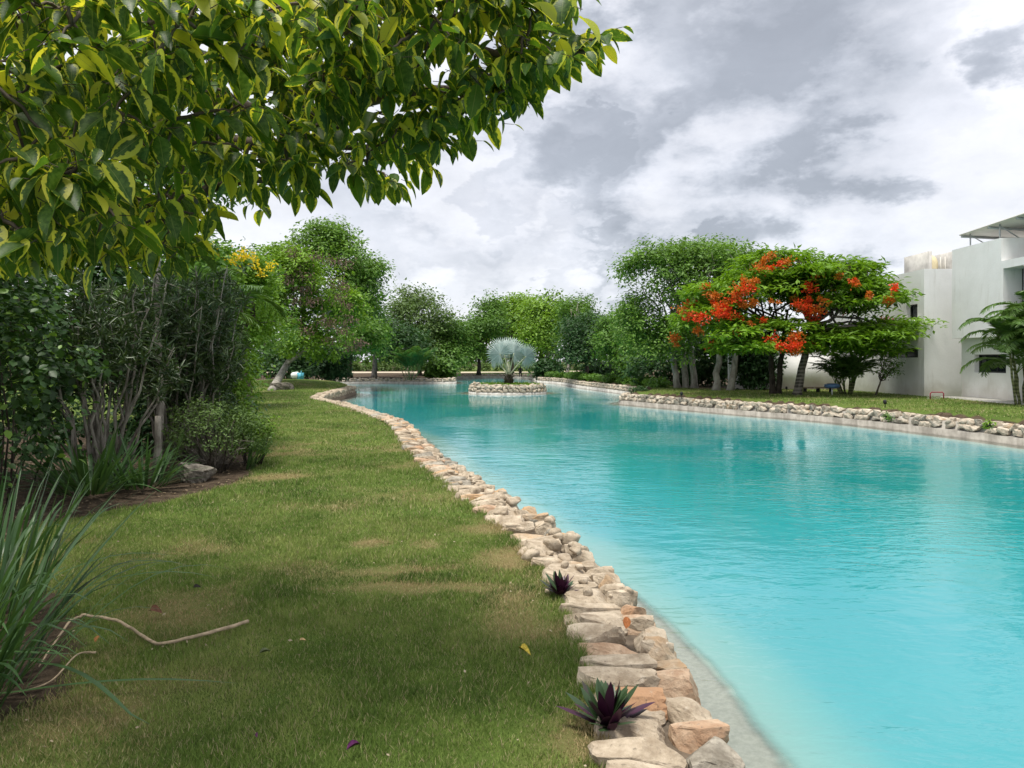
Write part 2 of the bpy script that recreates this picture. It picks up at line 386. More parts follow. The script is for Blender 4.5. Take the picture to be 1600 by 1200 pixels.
gcol = t.mix(t.math('MULTIPLY', t.mr(n3, .5, .75), .55), gcol, (.03, .06, .012))
dryf = t.math('MULTIPLY', sx.outputs[1], t.mr(n2, .2, .6, .45, 1.0))
gcol = t.mix(dryf, gcol, (.27, .20, .10))
scol = t.mix(t.mr(n2, .3, .7), (.035, .025, .017), (.115, .085, .058))
scol = t.mix(t.math('MULTIPLY', t.mr(t.noise(p, 26.0, 5, .7), .58, .70), .7), scol, (.25, .20, .14))
sf = t.mr(t.math('ADD', sx.outputs[0], t.math('MULTIPLY', t.math('SUBTRACT', n2, .5), .5)), .35, .65)
gcol = t.mix(sf, gcol, scol)
gcol = t.mix(sx.outputs[2], gcol, (.50, .43, .33))
out(t, principled(t, gcol, .95, .1, t.bump(t.math('ADD', n2, t.math('MULTIPLY', n3, .6)), .8, .05)))
LAWN = m
obj('lawn', mb.mesh('lawn', m, True), kind='structure')

# ------------------------------------------------------------------ pool bed, water
bx = np.arange(-17, 14.01, .2); by = np.arange(-5, 88.01, .2)
BX, BY = np.meshgrid(bx, by); px_, py_ = BX.ravel(), BY.ravel()
sd_ = sdist(np.stack([px_, py_], 1), PCOARSE)
isl = np.hypot(px_ - ISL_C[0], py_ - ISL_C[1]) - ISL_R
sdw = np.minimum(sd_, isl)
wig = (vnoise(px_, py_, 1.3, 12) - .5) * .25
def depth_at(d, wg=0.0, deep=1.2):
    d2 = np.maximum(0, d + wg - .48)
    return np.where(d < .46, .10 + .05 * np.clip(d, 0, 1), .17 + .30 * np.clip(d2 / .9, 0, 1) + deep * (1 - np.exp(-np.maximum(0, d2 - .4) / 3.2)))
yy = np.clip((py_ - 3) / 11, 0, 1); yy = yy * yy * (3 - 2 * yy)
dep = depth_at(sdw, wig, .42 + 1.05 * yy)
nxb = len(bx); ii = (np.arange(len(by) - 1)[:, None] * nxb + np.arange(nxb - 1)[None]).ravel()
keep = ii[(sd_[ii] > -.42)]
Q = np.stack([keep, keep + 1, keep + nxb + 1, keep + nxb], 1)
bz = np.where(sdw < 1.3, .06 - .04 * np.clip((sdw - .1) / .4, 0, 1), dep)
mb = MB(); mb.add(np.stack([px_, py_, ZW - bz], 1), Q, np.stack([sdw, dep, 0 * dep], 1))
m, t = newmat('pool_bed'); p = wpos(t)
sx = t.n('ShaderNodeSeparateXYZ'); t.link(t.attr('luv', 'Vector'), sx.inputs[0])
n1 = t.noise(p, 2.0, 5, .6); n2 = t.noise(p, 25.0, 5, .7)
grey = t.mix(t.mr(n2, .3, .7), (.26, .26, .235), (.335, .33, .30))
sand = t.mix(t.mr(n1, .35, .65), (.66, .68, .58), (.78, .80, .72))
cc = t.mix(t.mr(t.math('ADD', sx.outputs[0], t.math('MULTIPLY', n1, .05)), .50, .56), grey, sand)
out(t, principled(t, cc, .9, .1)); obj('pool_bed', mb.mesh('pool_bed', m, True), kind='structure')

wk = ii[(sd_[ii] > -.24)]
mb = MB(); mb.add(np.stack([px_, py_, np.full_like(px_, ZW)], 1), np.stack([wk, wk + 1, wk + nxb + 1, wk + nxb], 1), np.stack([sdw, dep, 0 * dep], 1))
m, t = newmat('turquoise_water'); p = wpos(t)
sx = t.n('ShaderNodeSeparateXYZ'); t.link(t.attr('luv', 'Vector'), sx.inputs[0])
mp1 = t.n('ShaderNodeMapping'); t.link(p, mp1.inputs[0]); mp1.inputs['Scale'].default_value = (.55, 1.25, 1); mp1.inputs['Rotation'].default_value = (0, 0, .22)
mp2 = t.n('ShaderNodeMapping'); t.link(p, mp2.inputs[0]); mp2.inputs['Scale'].default_value = (.7, 1.2, 1); mp2.inputs['Rotation'].default_value = (0, 0, -.5)
w1 = t.noise(mp1.outputs[0], 6.0, 3, .5, .4); w2 = t.noise(mp2.outputs[0], 2.2, 3, .5, .3); w3 = t.noise(mp1.outputs[0], 17.0, 2, .5)
patch = t.mr(t.noise(p, .28, 3, .5), .40, .62, .22, 1.0)
hgt = t.math('ADD', t.math('MULTIPLY', t.math('ADD', w1, t.math('MULTIPLY', w3, .22)), patch), t.math('MULTIPLY', w2, .8))
sy_ = t.n('ShaderNodeSeparateXYZ'); t.link(p, sy_.inputs[0])
hgt = t.math('MULTIPLY', hgt, t.mr(sy_.outputs[1], 9.0, 30.0, 1.0, .34))
nb = t.bump(hgt, .38, .045)
body = t.ramp(t.math('DIVIDE', sx.outputs[1], 1.7), [(.10, (.20, .325, .295)), (.17, (.140, .310, .305)), (.25, (.076, .275, .302)), (.40, (.036, .250, .288)), (.62, (.020, .245, .262)), (.85, (.011, .225, .228)), (1.0, (.007, .200, .198))])
lg = t.noise(p, .12, 3, .5)
body = t.mix(t.mr(lg, .3, .7, 0.0, .22), body, (.03, .34, .38))
sh = principled(t, body, .045, .5, nb, 1.333)
tr = t.n('ShaderNodeBsdfTransparent'); tr.inputs[0].default_value = (.94, .99, .98, 1)
gl = t.n('ShaderNodeBsdfGlossy'); gl.inputs['Roughness'].default_value = .04; t.link(nb, gl.inputs['Normal'])
fr = t.n('ShaderNodeFresnel'); fr.inputs[0].default_value = 1.333; t.link(nb, fr.inputs['Normal'])
cle = t.n('ShaderNodeMixShader'); t.link(fr.outputs[0], cle.inputs[0]); t.link(tr.outputs[0], cle.inputs[1]); t.link(gl.outputs[0], cle.inputs[2])
mx = t.n('ShaderNodeMixShader'); t.link(t.mr(t.math('ADD', sx.outputs[0], t.math('MULTIPLY', t.math('SUBTRACT', t.noise(p, 3.0, 4, .6), .5), .14)), .42, .56), mx.inputs[0])
t.link(cle.outputs[0], mx.inputs[1]); t.link(sh, mx.inputs[2]); out(t, mx.outputs[0])
obj('water', mb.mesh('water', m, True), kind='structure')

# ------------------------------------------------------------------ pool walls with stones
def normals2(P):
    T = nrm(np.gradient(P, axis=0)); return np.stack([-T[:, 1], T[:, 0]], 1)   # left of travel: away from the water
def sweep(mb, P, prof):
    N = normals2(P); V = np.array([[(p[0] + n[0] * o, p[1] + n[1] * o, z) for o, z in prof] for p, n in zip(P, N)])
    k = len(prof); n = len(P); i = np.arange(n - 1)[:, None] * k; j = np.arange(k - 1)[None]
    mb.add(V, np.stack([i + j, i + j + 1, i + k + j + 1, i + k + j], -1).reshape(-1, 4)[:, ::-1])
def rock_mesh(name, mat, seed, div=3, cuts=9, rough=.05):
    rg = np.random.default_rng(seed); bm = bmesh.new(); bmesh.ops.create_cube(bm, size=1)
    bmesh.ops.subdivide_edges(bm, edges=bm.edges[:], cuts=div, use_grid_fill=True)
    V = np.array([v.co for v in bm.verts]); S = nrm(V) * .5
    V = V * .78 + S * .27
    for _ in range(cuts):
        d = nrm(rg.normal(size=3)); h = rg.uniform(.38, .54); e = V @ d - h; V = V - np.maximum(e, 0)[:, None] * d
    V += rg.normal(size=V.shape) * rough * .3
    ext = V.max(0) - V.min(0); V = (V - (V.max(0) + V.min(0)) / 2) / ext
    for v, c in zip(bm.verts, V): v.co = c
    me = bpy.data.meshes.new(name); bm.to_mesh(me); bm.free(); me.materials.append(mat); return me
ROCKS = {k: [rock_mesh('stone', M[k], 10 * i + 3, 3) for i in range(14)] for k in ('stone', 'stone_rust', 'stone_grey', 'stone_far')}
ROCKS_HI = {k: [rock_mesh('stone', M[k], 10 * i + 7, 6, 12, .035) for i in range(16)] for k in ('stone', 'stone_rust', 'stone_grey')}
def add_stone(parent, me, loc, size, rz, tilt=.12):
    o = obj('stone', me, parent); o.location = loc; o.scale = size
    o.rotation_euler = (R.normal() * tilt, R.normal() * tilt, rz); return o
def stones_joined(parent, items):
    mb = MB(); cache = {}
    for me, loc, size, rz, tilt in items:
        if me not in cache:
            V = np.array([v.co for v in me.vertices]); cache[me] = (V, np.array([p.vertices[:] for p in me.polygons]))
        V, fa = cache[me]; mt = Matrix.LocRotScale(Vector(loc), Matrix.Rotation(rz, 3, 'Z').to_quaternion(), Vector(size)); A = np.array(mt)
        mb.add(V @ A[:3, :3].T + A[:3, 3], fa)
    return mb
def place_along(P, step_lo, step_hi, fn):
    s = np.concatenate(([0], np.cumsum(np.linalg.norm(np.diff(P, axis=0), axis=1)))); N = normals2(P); T = nrm(np.gradient(P, axis=0)); u = 0
    while u < s[-1]:
        L = R.uniform(step_lo, step_hi); k = min(np.searchsorted(s, u + L / 2), len(P) - 1)
        fn(P[k], N[k], math.atan2(T[k][1], T[k][0]), L, u); u += L
M['mortar'] = plain('soil_stained_mortar', (.15, .12, .09), .95, .1, .35, 9.0, .6)
def wall(name, label, key, prof, conc, rows, limit, far=False, ymin=-1e9):
    P = SH[key]; c = thing(name, (*P[len(P) // 2], ZW - .8), label, 'stone wall')
    mb = MB(); sweep(mb, P, prof); mb.build('footing', M[conc], c, True)
    items = []
    for o0, o1, z0, z1, lo, hi, kind in rows:
        def fn(p, n, a, L, u):
            if p[1] < ymin: return
            o = (o0 + o1) / 2 + R.normal() * .015; wdt = (o1 - o0) * R.uniform(.85, 1.15); h = (z1 - z0) * R.uniform(.8, 1.25)
            q = R.random(); kd = kind
            if kind == 'near':
                kd = 'stone_rust' if (q < .30 and p[1] < 5.2) or q < .05 else ('stone_grey' if q > .88 else 'stone')
                if 5.4 < p[1]: L2 = L
            elif kind == 'stone_far': kd = 'stone_grey' if q > .8 else 'stone_far'
            bank = ROCKS_HI if (p[1] < 11 and kd in ROCKS_HI) else ROCKS
            me = bank[kd][R.integers(len(bank[kd]))]
            z = (z0 + z1) / 2 + R.normal() * .012
            items.append((me, (p[0] + n[0] * o, p[1] + n[1] * o, z), (L * R.uniform(.90, 1.08), wdt, h), a + R.normal() * .10, .09))
        place_along(P, lo, hi, fn)
    items.sort(key=lambda it: math.hypot(it[1][0], it[1][1]))
    for me, loc, size, rz, tl in items[:limit]: add_stone(c, me, loc, size, rz, tl)
    if items[limit:]: stones_joined(c, items[limit:]).build('stone_course', M['stone_far' if far else 'stone'], c, kind='stuff')
    return c
prof_l = [(0, -1.5), (0, -.30), (.10, -.28), (.12, -.06), (.50, -.03), (.54, -.6)]
prof_r = [(-.03, -1.5), (-.03, -.27), (.13, -.26), (.16, -.06), (.44, -.04), (.60, -.10), (.62, -.6)]
lw = wall('stone_wall', 'cream and rust rubble stone edging along the curved lawn with purple plants', 'left', prof_l, 'mortar',
     [(.19, .56, -.10, .050, .13, .30, 'near'), (-.01, .20, -.15, .040, .10, .25, 'near'), (.02, .16, -.33, -.13, .16, .34, 'stone')], 300, ymin=1.2)
wall('stone_wall', 'cream rubble stones on grey concrete footing below the lawn by the white house', 'right', prof_r, 'concrete',
     [(.0, .24, -.27, -.09, .18, .42, 'stone_far'), (.06, .32, -.12, .05, .14, .36, 'stone_far'), (.26, .50, -.10, .03, .16, .38, 'stone_far')], 280, True, ymin=9)
wall('stone_wall', 'low cream stone wall beneath the clipped hedge, beyond the island', 'hedge', prof_r, 'concrete_pale',
     [(.0, .24, -.27, -.08, .25, .5, 'stone_far'), (.06, .34, -.12, .06, .22, .46, 'stone_far')], 0, True)
wall('stone_wall', 'low tan stone wall of the dark soil bank under the shady trees', 'cove', prof_r, 'concrete_pale',
     [(.0, .24, -.27, -.08, .25, .5, 'stone'), (.06, .34, -.12, .06, .22, .46, 'stone')], 0, True)
wall('stone_wall', 'pale grey wall closing the far end of the pool', 'far', prof_r, 'concrete_pale',
     [(.02, .3, -.25, .03, .3, .6, 'stone_grey')], 0, True)

# rubble and small stones mid-way along the left wall
mid = SH['left']; NN = normals2(mid); items = []
for _ in range(420):
    k = R.integers(len(mid)); p = mid[k]
    if not 4.6 < p[1] < 12: continue
    o = R.uniform(.05, .57); s = R.uniform(.035, .10) * (1.4 if 5.4 < p[1] < 9 else .8)
    z = (.045 if o < .5 else .005) + R.uniform(-.02, .02)
    items.append((ROCKS[('stone', 'stone_grey', 'stone')[R.integers(3)]][R.integers(14)], (p[0] + NN[k][0] * o, p[1] + NN[k][1] * o, z), (s * 1.2, s, s * .8), R.uniform(0, 6), 0))
stones_joined(lw, items).build('small_rubble', M['stone'], lw, kind='stuff')

# island
ic = thing('stone_wall', (*ISL_C, ZW - .8), 'round cream stone planter wall standing in the turquoise water', 'stone wall')
th = np.linspace(0, 2 * np.pi, 73); ring = np.stack([ISL_C[0] + ISL_R * np.cos(-th), ISL_C[1] + ISL_R * np.sin(-th)], 1)
mb = MB()
def ring_sweep(mb, prof, c, n=72):
    a = np.arange(n) / n * 2 * np.pi
    V = np.array([[(c[0] + r * math.cos(q), c[1] + r * math.sin(q), z) for r, z in prof] for q in a]); k = len(prof)
    i = np.arange(n)[:, None]; j = np.arange(k - 1)[None]; i2 = (i + 1) % n
    mb.add(V, np.stack([i * k + j, i2 * k + j, i2 * k + j + 1, i * k + j + 1], -1).reshape(-1, 4))
ring_sweep(mb, [(ISL_R + .03, -1.6), (ISL_R + .03, -.33), (ISL_R - .12, -.32), (ISL_R - .18, 0), (ISL_R - .4, .02), (ISL_R - .42, -.1)], ISL_C); mb.build('footing', M['concrete_pale'], ic, True)
for row, (rr, z, hh) in enumerate(((ISL_R - .08, -.22, .22), (ISL_R - .12, -.03, .21), (ISL_R - .24, .07, .16))):
    a = R.random()
    end = a + 2 * math.pi
    while a < end:
        L = R.uniform(.22, .5); q = a + L / 2 / rr
        add_stone(ic, ROCKS['stone_far'][R.integers(14)], (ISL_C[0] + rr * math.cos(q), ISL_C[1] + rr * math.sin(q), z + R.normal() * .015), (L * 1.05, .26, hh * R.uniform(.85, 1.25)), q + math.pi / 2, .12)
        a += L / rr
for k in range(2):
    q = math.radians(205 + 9 * k); add_stone(ic, ROCKS['stone_far'][k], (ISL_C[0] + 2.15 * math.cos(q), ISL_C[1] + 2.15 * math.sin(q), .18), (.32, .25, .2), k, .2)
mb = MB(); rr = np.linspace(0, ISL_R - .3, 7); V = [(ISL_C[0], ISL_C[1], .10)]
for r in rr[1:]: V += [(ISL_C[0] + r * math.cos(q), ISL_C[1] + r * math.sin(q), .10 - .06 * (r / ISL_R) ** 2) for q in np.arange(40) / 40 * 2 * np.pi]
tri = [(0, 1 + k, 1 + (k + 1) % 40) for k in range(40)]; qd = [(1 + a * 40 + k, 1 + (a + 1) * 40 + k, 1 + (a + 1) * 40 + (k + 1) % 40, 1 + a * 40 + (k + 1) % 40) for a in range(5) for k in range(40)]
mb.add(V, [np.array(tri), np.array(qd)]); obj('island_ground', mb.mesh('island_ground', LAWN), kind='structure')

# ------------------------------------------------------------------ grass blades
def grass(x0, x1, y0, y1, n, h, wd, mb, wedge=True, side='left'):
    x = R.uniform(x0, x1, n); y = R.uniform(y0, y1, n)
    if wedge: k = (x > -.78 * y - .8) & (x < .78 * y + .8); x, y = x[k], y[k]
    s = sdist(np.stack([x, y], 1), PCOARSE); k = s < (-.50 if side == 'left' else -.66); x, y, s = x[k], y[k], s[k]
    P2 = np.stack([x, y], 1)
    so = np.maximum(np.clip((sdist(P2, BED) + .25 + .5 * (vnoise(x, y, .6, 7) - .5)) * 4, 0, 1), np.clip((sdist(P2, PLBED) + .1 + .6 * (vnoise(x, y, .4, 8) - .5)) * 4, 0, 1))
    k = so < R.random(len(x)) * .8 + .1; x, y, s = x[k], y[k], s[k]
    dr = dryness(x, y); k = R.random(len(x)) > dr * .55; x, y, dr, s = x[k], y[k], dr[k], s[k]
    n = len(x); z = ground_z(x, y) - .004
    fringe = np.clip(1 - (-s - .5) / .14, 0, 1) if side == 'left' else 0
    hh = h * R.uniform(.45, 1.25, n) * (1 - .45 * dr) * (.45 + .7 * vnoise(x, y, .35, 21) + .55 * vnoise(x, y, .09, 28)) * (1 + .9 * fringe)
    az = R.uniform(0, 2 * np.pi, n); lean = R.uniform(.15, 1.1, n)
    d = np.stack([np.cos(az) * lean, np.sin(az) * lean, np.ones(n)], 1); d = nrm(d)
    a2 = R.uniform(0, np.pi, n); sd2 = np.stack([np.cos(a2), np.sin(a2), np.zeros(n)], 1) * (wd * R.uniform(.6, 1.3, n) / 2)[:, None]
    b = np.stack([x, y, z], 1); tip = b + d * hh[:, None] * 1.15
    V = np.stack([b - sd2, b + sd2, tip], 1); fa = np.arange(3 * n).reshape(-1, 3)
    lu = np.repeat(np.stack([dr, vnoise(x, y, 1.8, 23), np.zeros(n)], 1), 3, 0); lu[2::3, 2] = 1
    mb.add(V, fa, lu, np.repeat(R.random(n), 3), np.repeat(np.clip(.5 + 1.5 * (.5 * vnoise(x, y, .5, 22) + .3 * vnoise(x, y, .16, 26) + .2 * vnoise(x, y, .07, 27) - .5), 0, 1), 3))
mb = MB()
grass(-4.4, 1.2, 1.9, 4.6, 320000, .029, .0050, mb)
grass(-5.5, 1.0, 4.6, 7.5, 210000, .031, .0072, mb)
grass(-7, .6, 7.5, 13, 120000, .040, .010, mb)
grass(-12, -.5, 13, 24, 90000, .045, .018, mb)
grass(-17, -3, 24, 44, 50000, .05, .03, mb)
m, t = newmat('grass_blades'); p = wpos(t)
sx = t.n('ShaderNodeSeparateXYZ'); t.link(t.attr('luv', 'Vector'), sx.inputs[0])
gv = t.math('ADD', t.math('MULTIPLY', t.attr('tone'), .50), t.math('ADD', t.math('MULTIPLY', t.attr('rnd'), .35), t.math('MULTIPLY', sx.outputs[1], .25)))
gc = t.ramp(gv, [(.15, (.066, .120, .024)), (.5, (.158, .240, .046)), (.85, (.32, .37, .11))])
dfac = t.math('MULTIPLY', t.mr(t.math('ADD', sx.outputs[0], t.math('MULTIPLY', t.math('SUBTRACT', t.attr('rnd'), .5), .6)), .22, .62), .92)
gc = t.mix(dfac, gc, (.42, .32, .17)); gc = t.mix(t.mr(t.attr('rnd'), .88, .89), gc, (.42, .36, .20))
sh = principled(t, gc, .6, .2); tr = t.n('ShaderNodeBsdfTranslucent'); t.link(gc, tr.inputs[0])
mx = t.n('ShaderNodeMixShader'); mx.inputs[0].default_value = .25; t.link(sh, mx.inputs[1]); t.link(tr.outputs[0], mx.inputs[2]); out(t, mx.outputs[0])
GRASS = m
obj('grass', mb.mesh('grass', m), label='short mown lawn grass with dry patches beside the pool', cat='grass', kind='stuff')
mb = MB(); grass(4, 17.5, 14, 39, 60000, .05, .028, mb, True, 'right')
obj('grass', mb.mesh('grass', m), label='bright green mown grass in front of the white house', cat='grass', kind='stuff')
mb = MB(); n = 1500; a = R.uniform(0, 6.28, n); r = (ISL_R - .35) * np.sqrt(R.random(n)); x = ISL_C[0] + r * np.cos(a); y = ISL_C[1] + r * np.sin(a)
leaves(mb, RH, np.stack([x, y, np.full(n, .07)], 1), nrm(R.normal(size=(n, 3)) * .5 + (0, 0, 1)), runit(n), R.uniform(.08, .22, n), .03, R.random(n), R.random(n))
obj('ground_cover', mb.mesh('ground_cover', M['f_bright']), label='low green ground cover inside the round island planter', cat='ground cover', kind='stuff')

# ------------------------------------------------------------------ trees
def crown(mb, ells, n_clump, per, L, W, flat=.7, droop=.2, rc=.5, horiz=.5, tm=RH, low=-.55, keep=.0, sat=0):
    E = np.array(ells, float)
    if sat:
        ex = []
        for e in E:
            for _ in range(sat):
                q = runit(1)[0]; q[2] = abs(q[2]) * .9 - .15; f = R.uniform(.25, .42); ex.append((*(e[:3] + q * e[3:6] * R.uniform(.85, 1.05)), *(e[3:6] * f)))
        E = np.vstack([E, ex])
    wts = E[:, 3] * E[:, 4] + E[:, 3] * E[:, 5] + E[:, 4] * E[:, 5]; k = R.choice(len(E), n_clump, p=wts / wts.sum())
    d = runit(n_clump); bad = d[:, 2] < low; d[bad, 2] *= -1
    r = R.uniform(.16 + keep, 1.02, n_clump) ** .5
    C = E[k, :3] + d * r[:, None] * E[k, 3:6]
    ct = np.clip(R.normal(.5, .22, n_clump), 0, 1)
    cs = R.uniform(.6, 1.35, n_clump)
    idx = np.repeat(np.arange(n_clump), per); n = len(idx)
    off = R.normal(size=(n, 3)) * .55; ln = np.linalg.norm(off, axis=1, keepdims=True); off = off / np.maximum(ln, 1e-6) * np.minimum(ln, 1.25)
    pos = C[idx] + off * (rc * cs[idx])[:, None] * (1, 1, flat)
    o = nrm(d[idx] * .8 + nrm(off) * .7)
    nr = nrm(o * (1 - horiz) + np.array((0, 0, 1)) * horiz * 1.5 + R.normal(size=(n, 3)) * .45)
    tg = nrm(np.cross(nr, runit(n))); dr = nrm(tg + o * .35 + np.array((0, 0, -droop)))
    s = R.uniform(.6, 1.3, n)
    leaves(mb, tm, pos, dr, nr, L * s, W * s, R.random(n), ct[idx])
    return C
def branch_path(a, b, n=6, sag=.12, wob=.06):
    a = np.asarray(a, float); b = np.asarray(b, float); u = np.linspace(0, 1, n)[:, None]; L = np.linalg.norm(b - a)
    P = a + (b - a) * u; P[:, 2] += np.sin(u[:, 0] * np.pi) * L * sag
    P[1:-1] += R.normal(size=(n - 2, 3)) * L * wob * .5
    return P
def ell(px, py, Y, rpx, rpy, ry): c = at(px, py, Y); return (*c, rpx / F * Y, ry, rpy / F * Y)
def make_tree(name, label, base, ells, n_clump, per, L, W, mat, bk='bark_brown', stems=None, fork=.45, r0=.16, limbs=16, cat='tree', group=None, rc=.5, extra=None, lead=.30, **kw):
    base = np.asarray(base, float); tr = thing(name, base, label, cat, group)
    mb = MB(); C = crown(mb, ells, n_clump, per, L, W, rc=rc, **{'sat': 4, **kw}); cr = mb.build('crown', M[mat], tr)
    cen = np.average(np.array(ells)[:, :3], axis=0)
    stems = stems or [(0, 0, 0, 0)]
    lim = MB(); tops = []
    for sx_, sy_, lx, ly in stems:
        b = base + (sx_, sy_, -.15); top = base + np.array((sx_ + lx, sy_ + ly, 0)) ; top[2] = base[2] + (cen[2] - base[2]) * fork * 1.6
        top[:2] += (cen[:2] - top[:2]) * lead
        P = branch_path(b, top, 8, 0.0, .022); m1 = MB(); rad = np.linspace(r0, r0 * .6, 8); rad[0] *= 1.35
        tube(m1, P, rad, 9, wob=.12); m1.build('trunk', M[bk], tr, True); tops.append(P[-1]); 
    for c in C[R.choice(len(C), min(limbs, len(C)), replace=False)]:
        tp = tops[R.integers(len(tops))]; P = branch_path(tp, c, 6, .06, .10)
        tube(lim, P, np.linspace(r0 * .42, r0 * .08, 6), 6)
    lim.build('limbs', M[bk], tr, True, kind='stuff')
    return tr, C, cr
g0 = lambda px, py, z=.1: on(px, py, z)

# trees of the right bank
make_tree('shade_tree', 'tall light green tree with pale twin trunks behind the hedge end', g0(1070, 607), [ell(1040, 450, 39, 72, 70, 3), ell(998, 520, 39, 42, 60, 2.4), ell(1075, 415, 40, 60, 38, 2.8), ell(1040, 545, 38, 50, 35, 2)],
          330, 62, .20, .10, 'f_light', 'bark_pale', [(-.35, 0, -.3, 0), (.1, .1, .2, .3), (.5, -.1, .35, 0)], .42, .19, 22, rc=.62)
make_tree('shade_tree', 'light green tree on two leaning grey trunks beside the flame tree', g0(1126, 610), [ell(1125, 425, 38, 68, 50, 2.8), ell(1165, 440, 37.5, 42, 42, 2.4), ell(1105, 500, 37, 55, 55, 2.2)],
          250, 62, .20, .10, 'f_light', 'bark_pale', [(-.25, 0, .4, 0), (.45, 0, .85, 0)], .42, .18, 18, rc=.6)
# flame trees
def flame_tree(label, base, ells, stems, n, spots, orange, bk, r0):
    tr, C, cr = make_tree('flame_tree', label, base, ells, n, 52, .30, .105, 'f_flame', bk, stems, .52, r0, 20, cat='tree', rc=.66, flat=.19, horiz=.9, droop=.18, low=-.35, keep=.1, lead=.08, sat=3)
    E = np.array(ells)
    def surf(px, py):
        o = np.array((0, 0, EYE)); d = nrm(at(px, py, 1.0) - o); best = None
        for e in E:
            oc = (o - e[:3]) / e[3:6]; dd = d / e[3:6]; a = dd @ dd; b = oc @ dd; c = oc @ oc - 1.12; q = b * b - a * c
            if q > 0:
                s = (-b - math.sqrt(q)) / a
                if best is None or s < best: best = s
        if best is None: best = np.linalg.norm(E[0, :3]) - .5
        return o + d * best
    pts = []
    for px, py, s in spots: pts += [(surf(px + R.normal() * 5, py + R.normal() * 4), s * R.uniform(.45, .8), 'red' if R.random() < .8 else 'orange') for _ in range(2)]
    for px, py, s in orange: pts += [(surf(px + R.normal() * 5, py + R.normal() * 4), s * R.uniform(.45, .75), 'orange') for _ in range(2)]
    for _ in range(9):                                  # blossoms on the far sides and the top
        e = E[R.integers(len(E))]; d = runit(1)[0]; d[1] = abs(d[1]); d[2] = abs(d[2]); pts.append((e[:3] + d * e[3:6] * 1.03, R.uniform(.6, 1), 'red' if R.random() < .7 else 'orange'))
    for c, s, k in pts:
        mb = MB(); n = int(110 * s); off = R.normal(size=(n, 3)) * .115 * s * (1.25, 1, .9)
        leaves(mb, RH, c + off, nrm(off + R.normal(size=(n, 3)) * .1), runit(n), R.uniform(.06, .13, n), R.uniform(.05, .10, n), R.random(n), R.random(n))
        mb.build('blossom_cluster', M[k], tr, kind='stuff')
    # old pods hanging near the top
    mb = MB()
    for _ in range(70):
        e = E[1]; d = runit(1)[0]; d[2] = abs(d[2]); p = e[:3] + d * e[3:6] * R.uniform(.8, 1.0)
        leaves(mb, RH, p[None], np.array([(R.normal() * .15, R.normal() * .15, -1)]), runit(1), R.uniform(.25, .45), .06, R.random(1), R.random(1))
    mb.build('seed_pods', M['pods'], tr, kind='stuff')
    return tr
flame_tree('red flowering flame tree with a dark forked trunk on the lawn', g0(1212, 617),
    [ell(1185, 468, 32, 100, 48, 3.2), ell(1215, 425, 32, 58, 34, 2.4), ell(1115, 505, 31.5, 52, 34, 2.2), ell(1195, 520, 31, 85, 26, 2.4), ell(1190, 545, 30.6, 90, 13, 2.2)],
    [(-.12, 0, -.15, 0), (.12, 0, .45, .2)], 330,
    [(1075, 484, 1.4), (1085, 478, 1), (1096, 493, 1.2), (1148, 456, 1.5), (1152, 466, 1), (1131, 474, 1.3), (1127, 486, 1.2), (1143, 491, 1.1), (1171, 451, 1.2), (1102, 447, .8), (1163, 478, .8), (1179, 501, .7), (1134, 480, 1),
     (1159, 494, .7), (1211, 531, 1.3), (1248, 477, 1.1), (1246, 529, 1.5), (1234, 545, 1.3), (1213, 415, .7), (1078, 492, 1.1), (1240, 540, 1), (1120, 470, .8)],
    [(1204, 400, .8), (1192, 411, .9), (1232, 414, .9), (1190, 422, .9), (1057, 526, 1), (1052, 540, .8), (1158, 519, .8), (1089, 519, .9), (1183, 477, .9), (1112, 462, 1), (1120, 459, .9), (1165, 437, .7), (1185, 445, .6), (1212, 470, .5)], 'bark_dark', .14)
flame_tree('flame tree with few red blossoms reaching toward the white house', g0(1243, 619),
    [ell(1312, 470, 31, 80, 42, 3), ell(1295, 432, 31, 56, 24, 2.4), ell(1393, 516, 30.5, 38, 22, 2), ell(1345, 532, 30.4, 72, 22, 2), ell(1320, 548, 30.2, 70, 12, 1.8), ell(1348, 430, 31.4, 22, 18, 1.2), ell(1366, 482, 31, 32, 28, 2)],
    [(0, 0, .5, 0)], 350,
    [(1263, 454, 1.4), (1274, 486, 1.4), (1276, 498, 1.4), (1269, 540, 1), (1274, 512, 1), (1386, 473, 1.1), (1397, 450, .7), (1268, 470, .9), (1262, 490, .9), (1335, 442, .8)],
    [(1248, 470, 1), (1280, 425, .8), (1286, 464, .7), (1256, 481, 1), (1310, 428, .6), (1260, 512, .8), (1360, 462, .5)], 'bark_ring', .19)

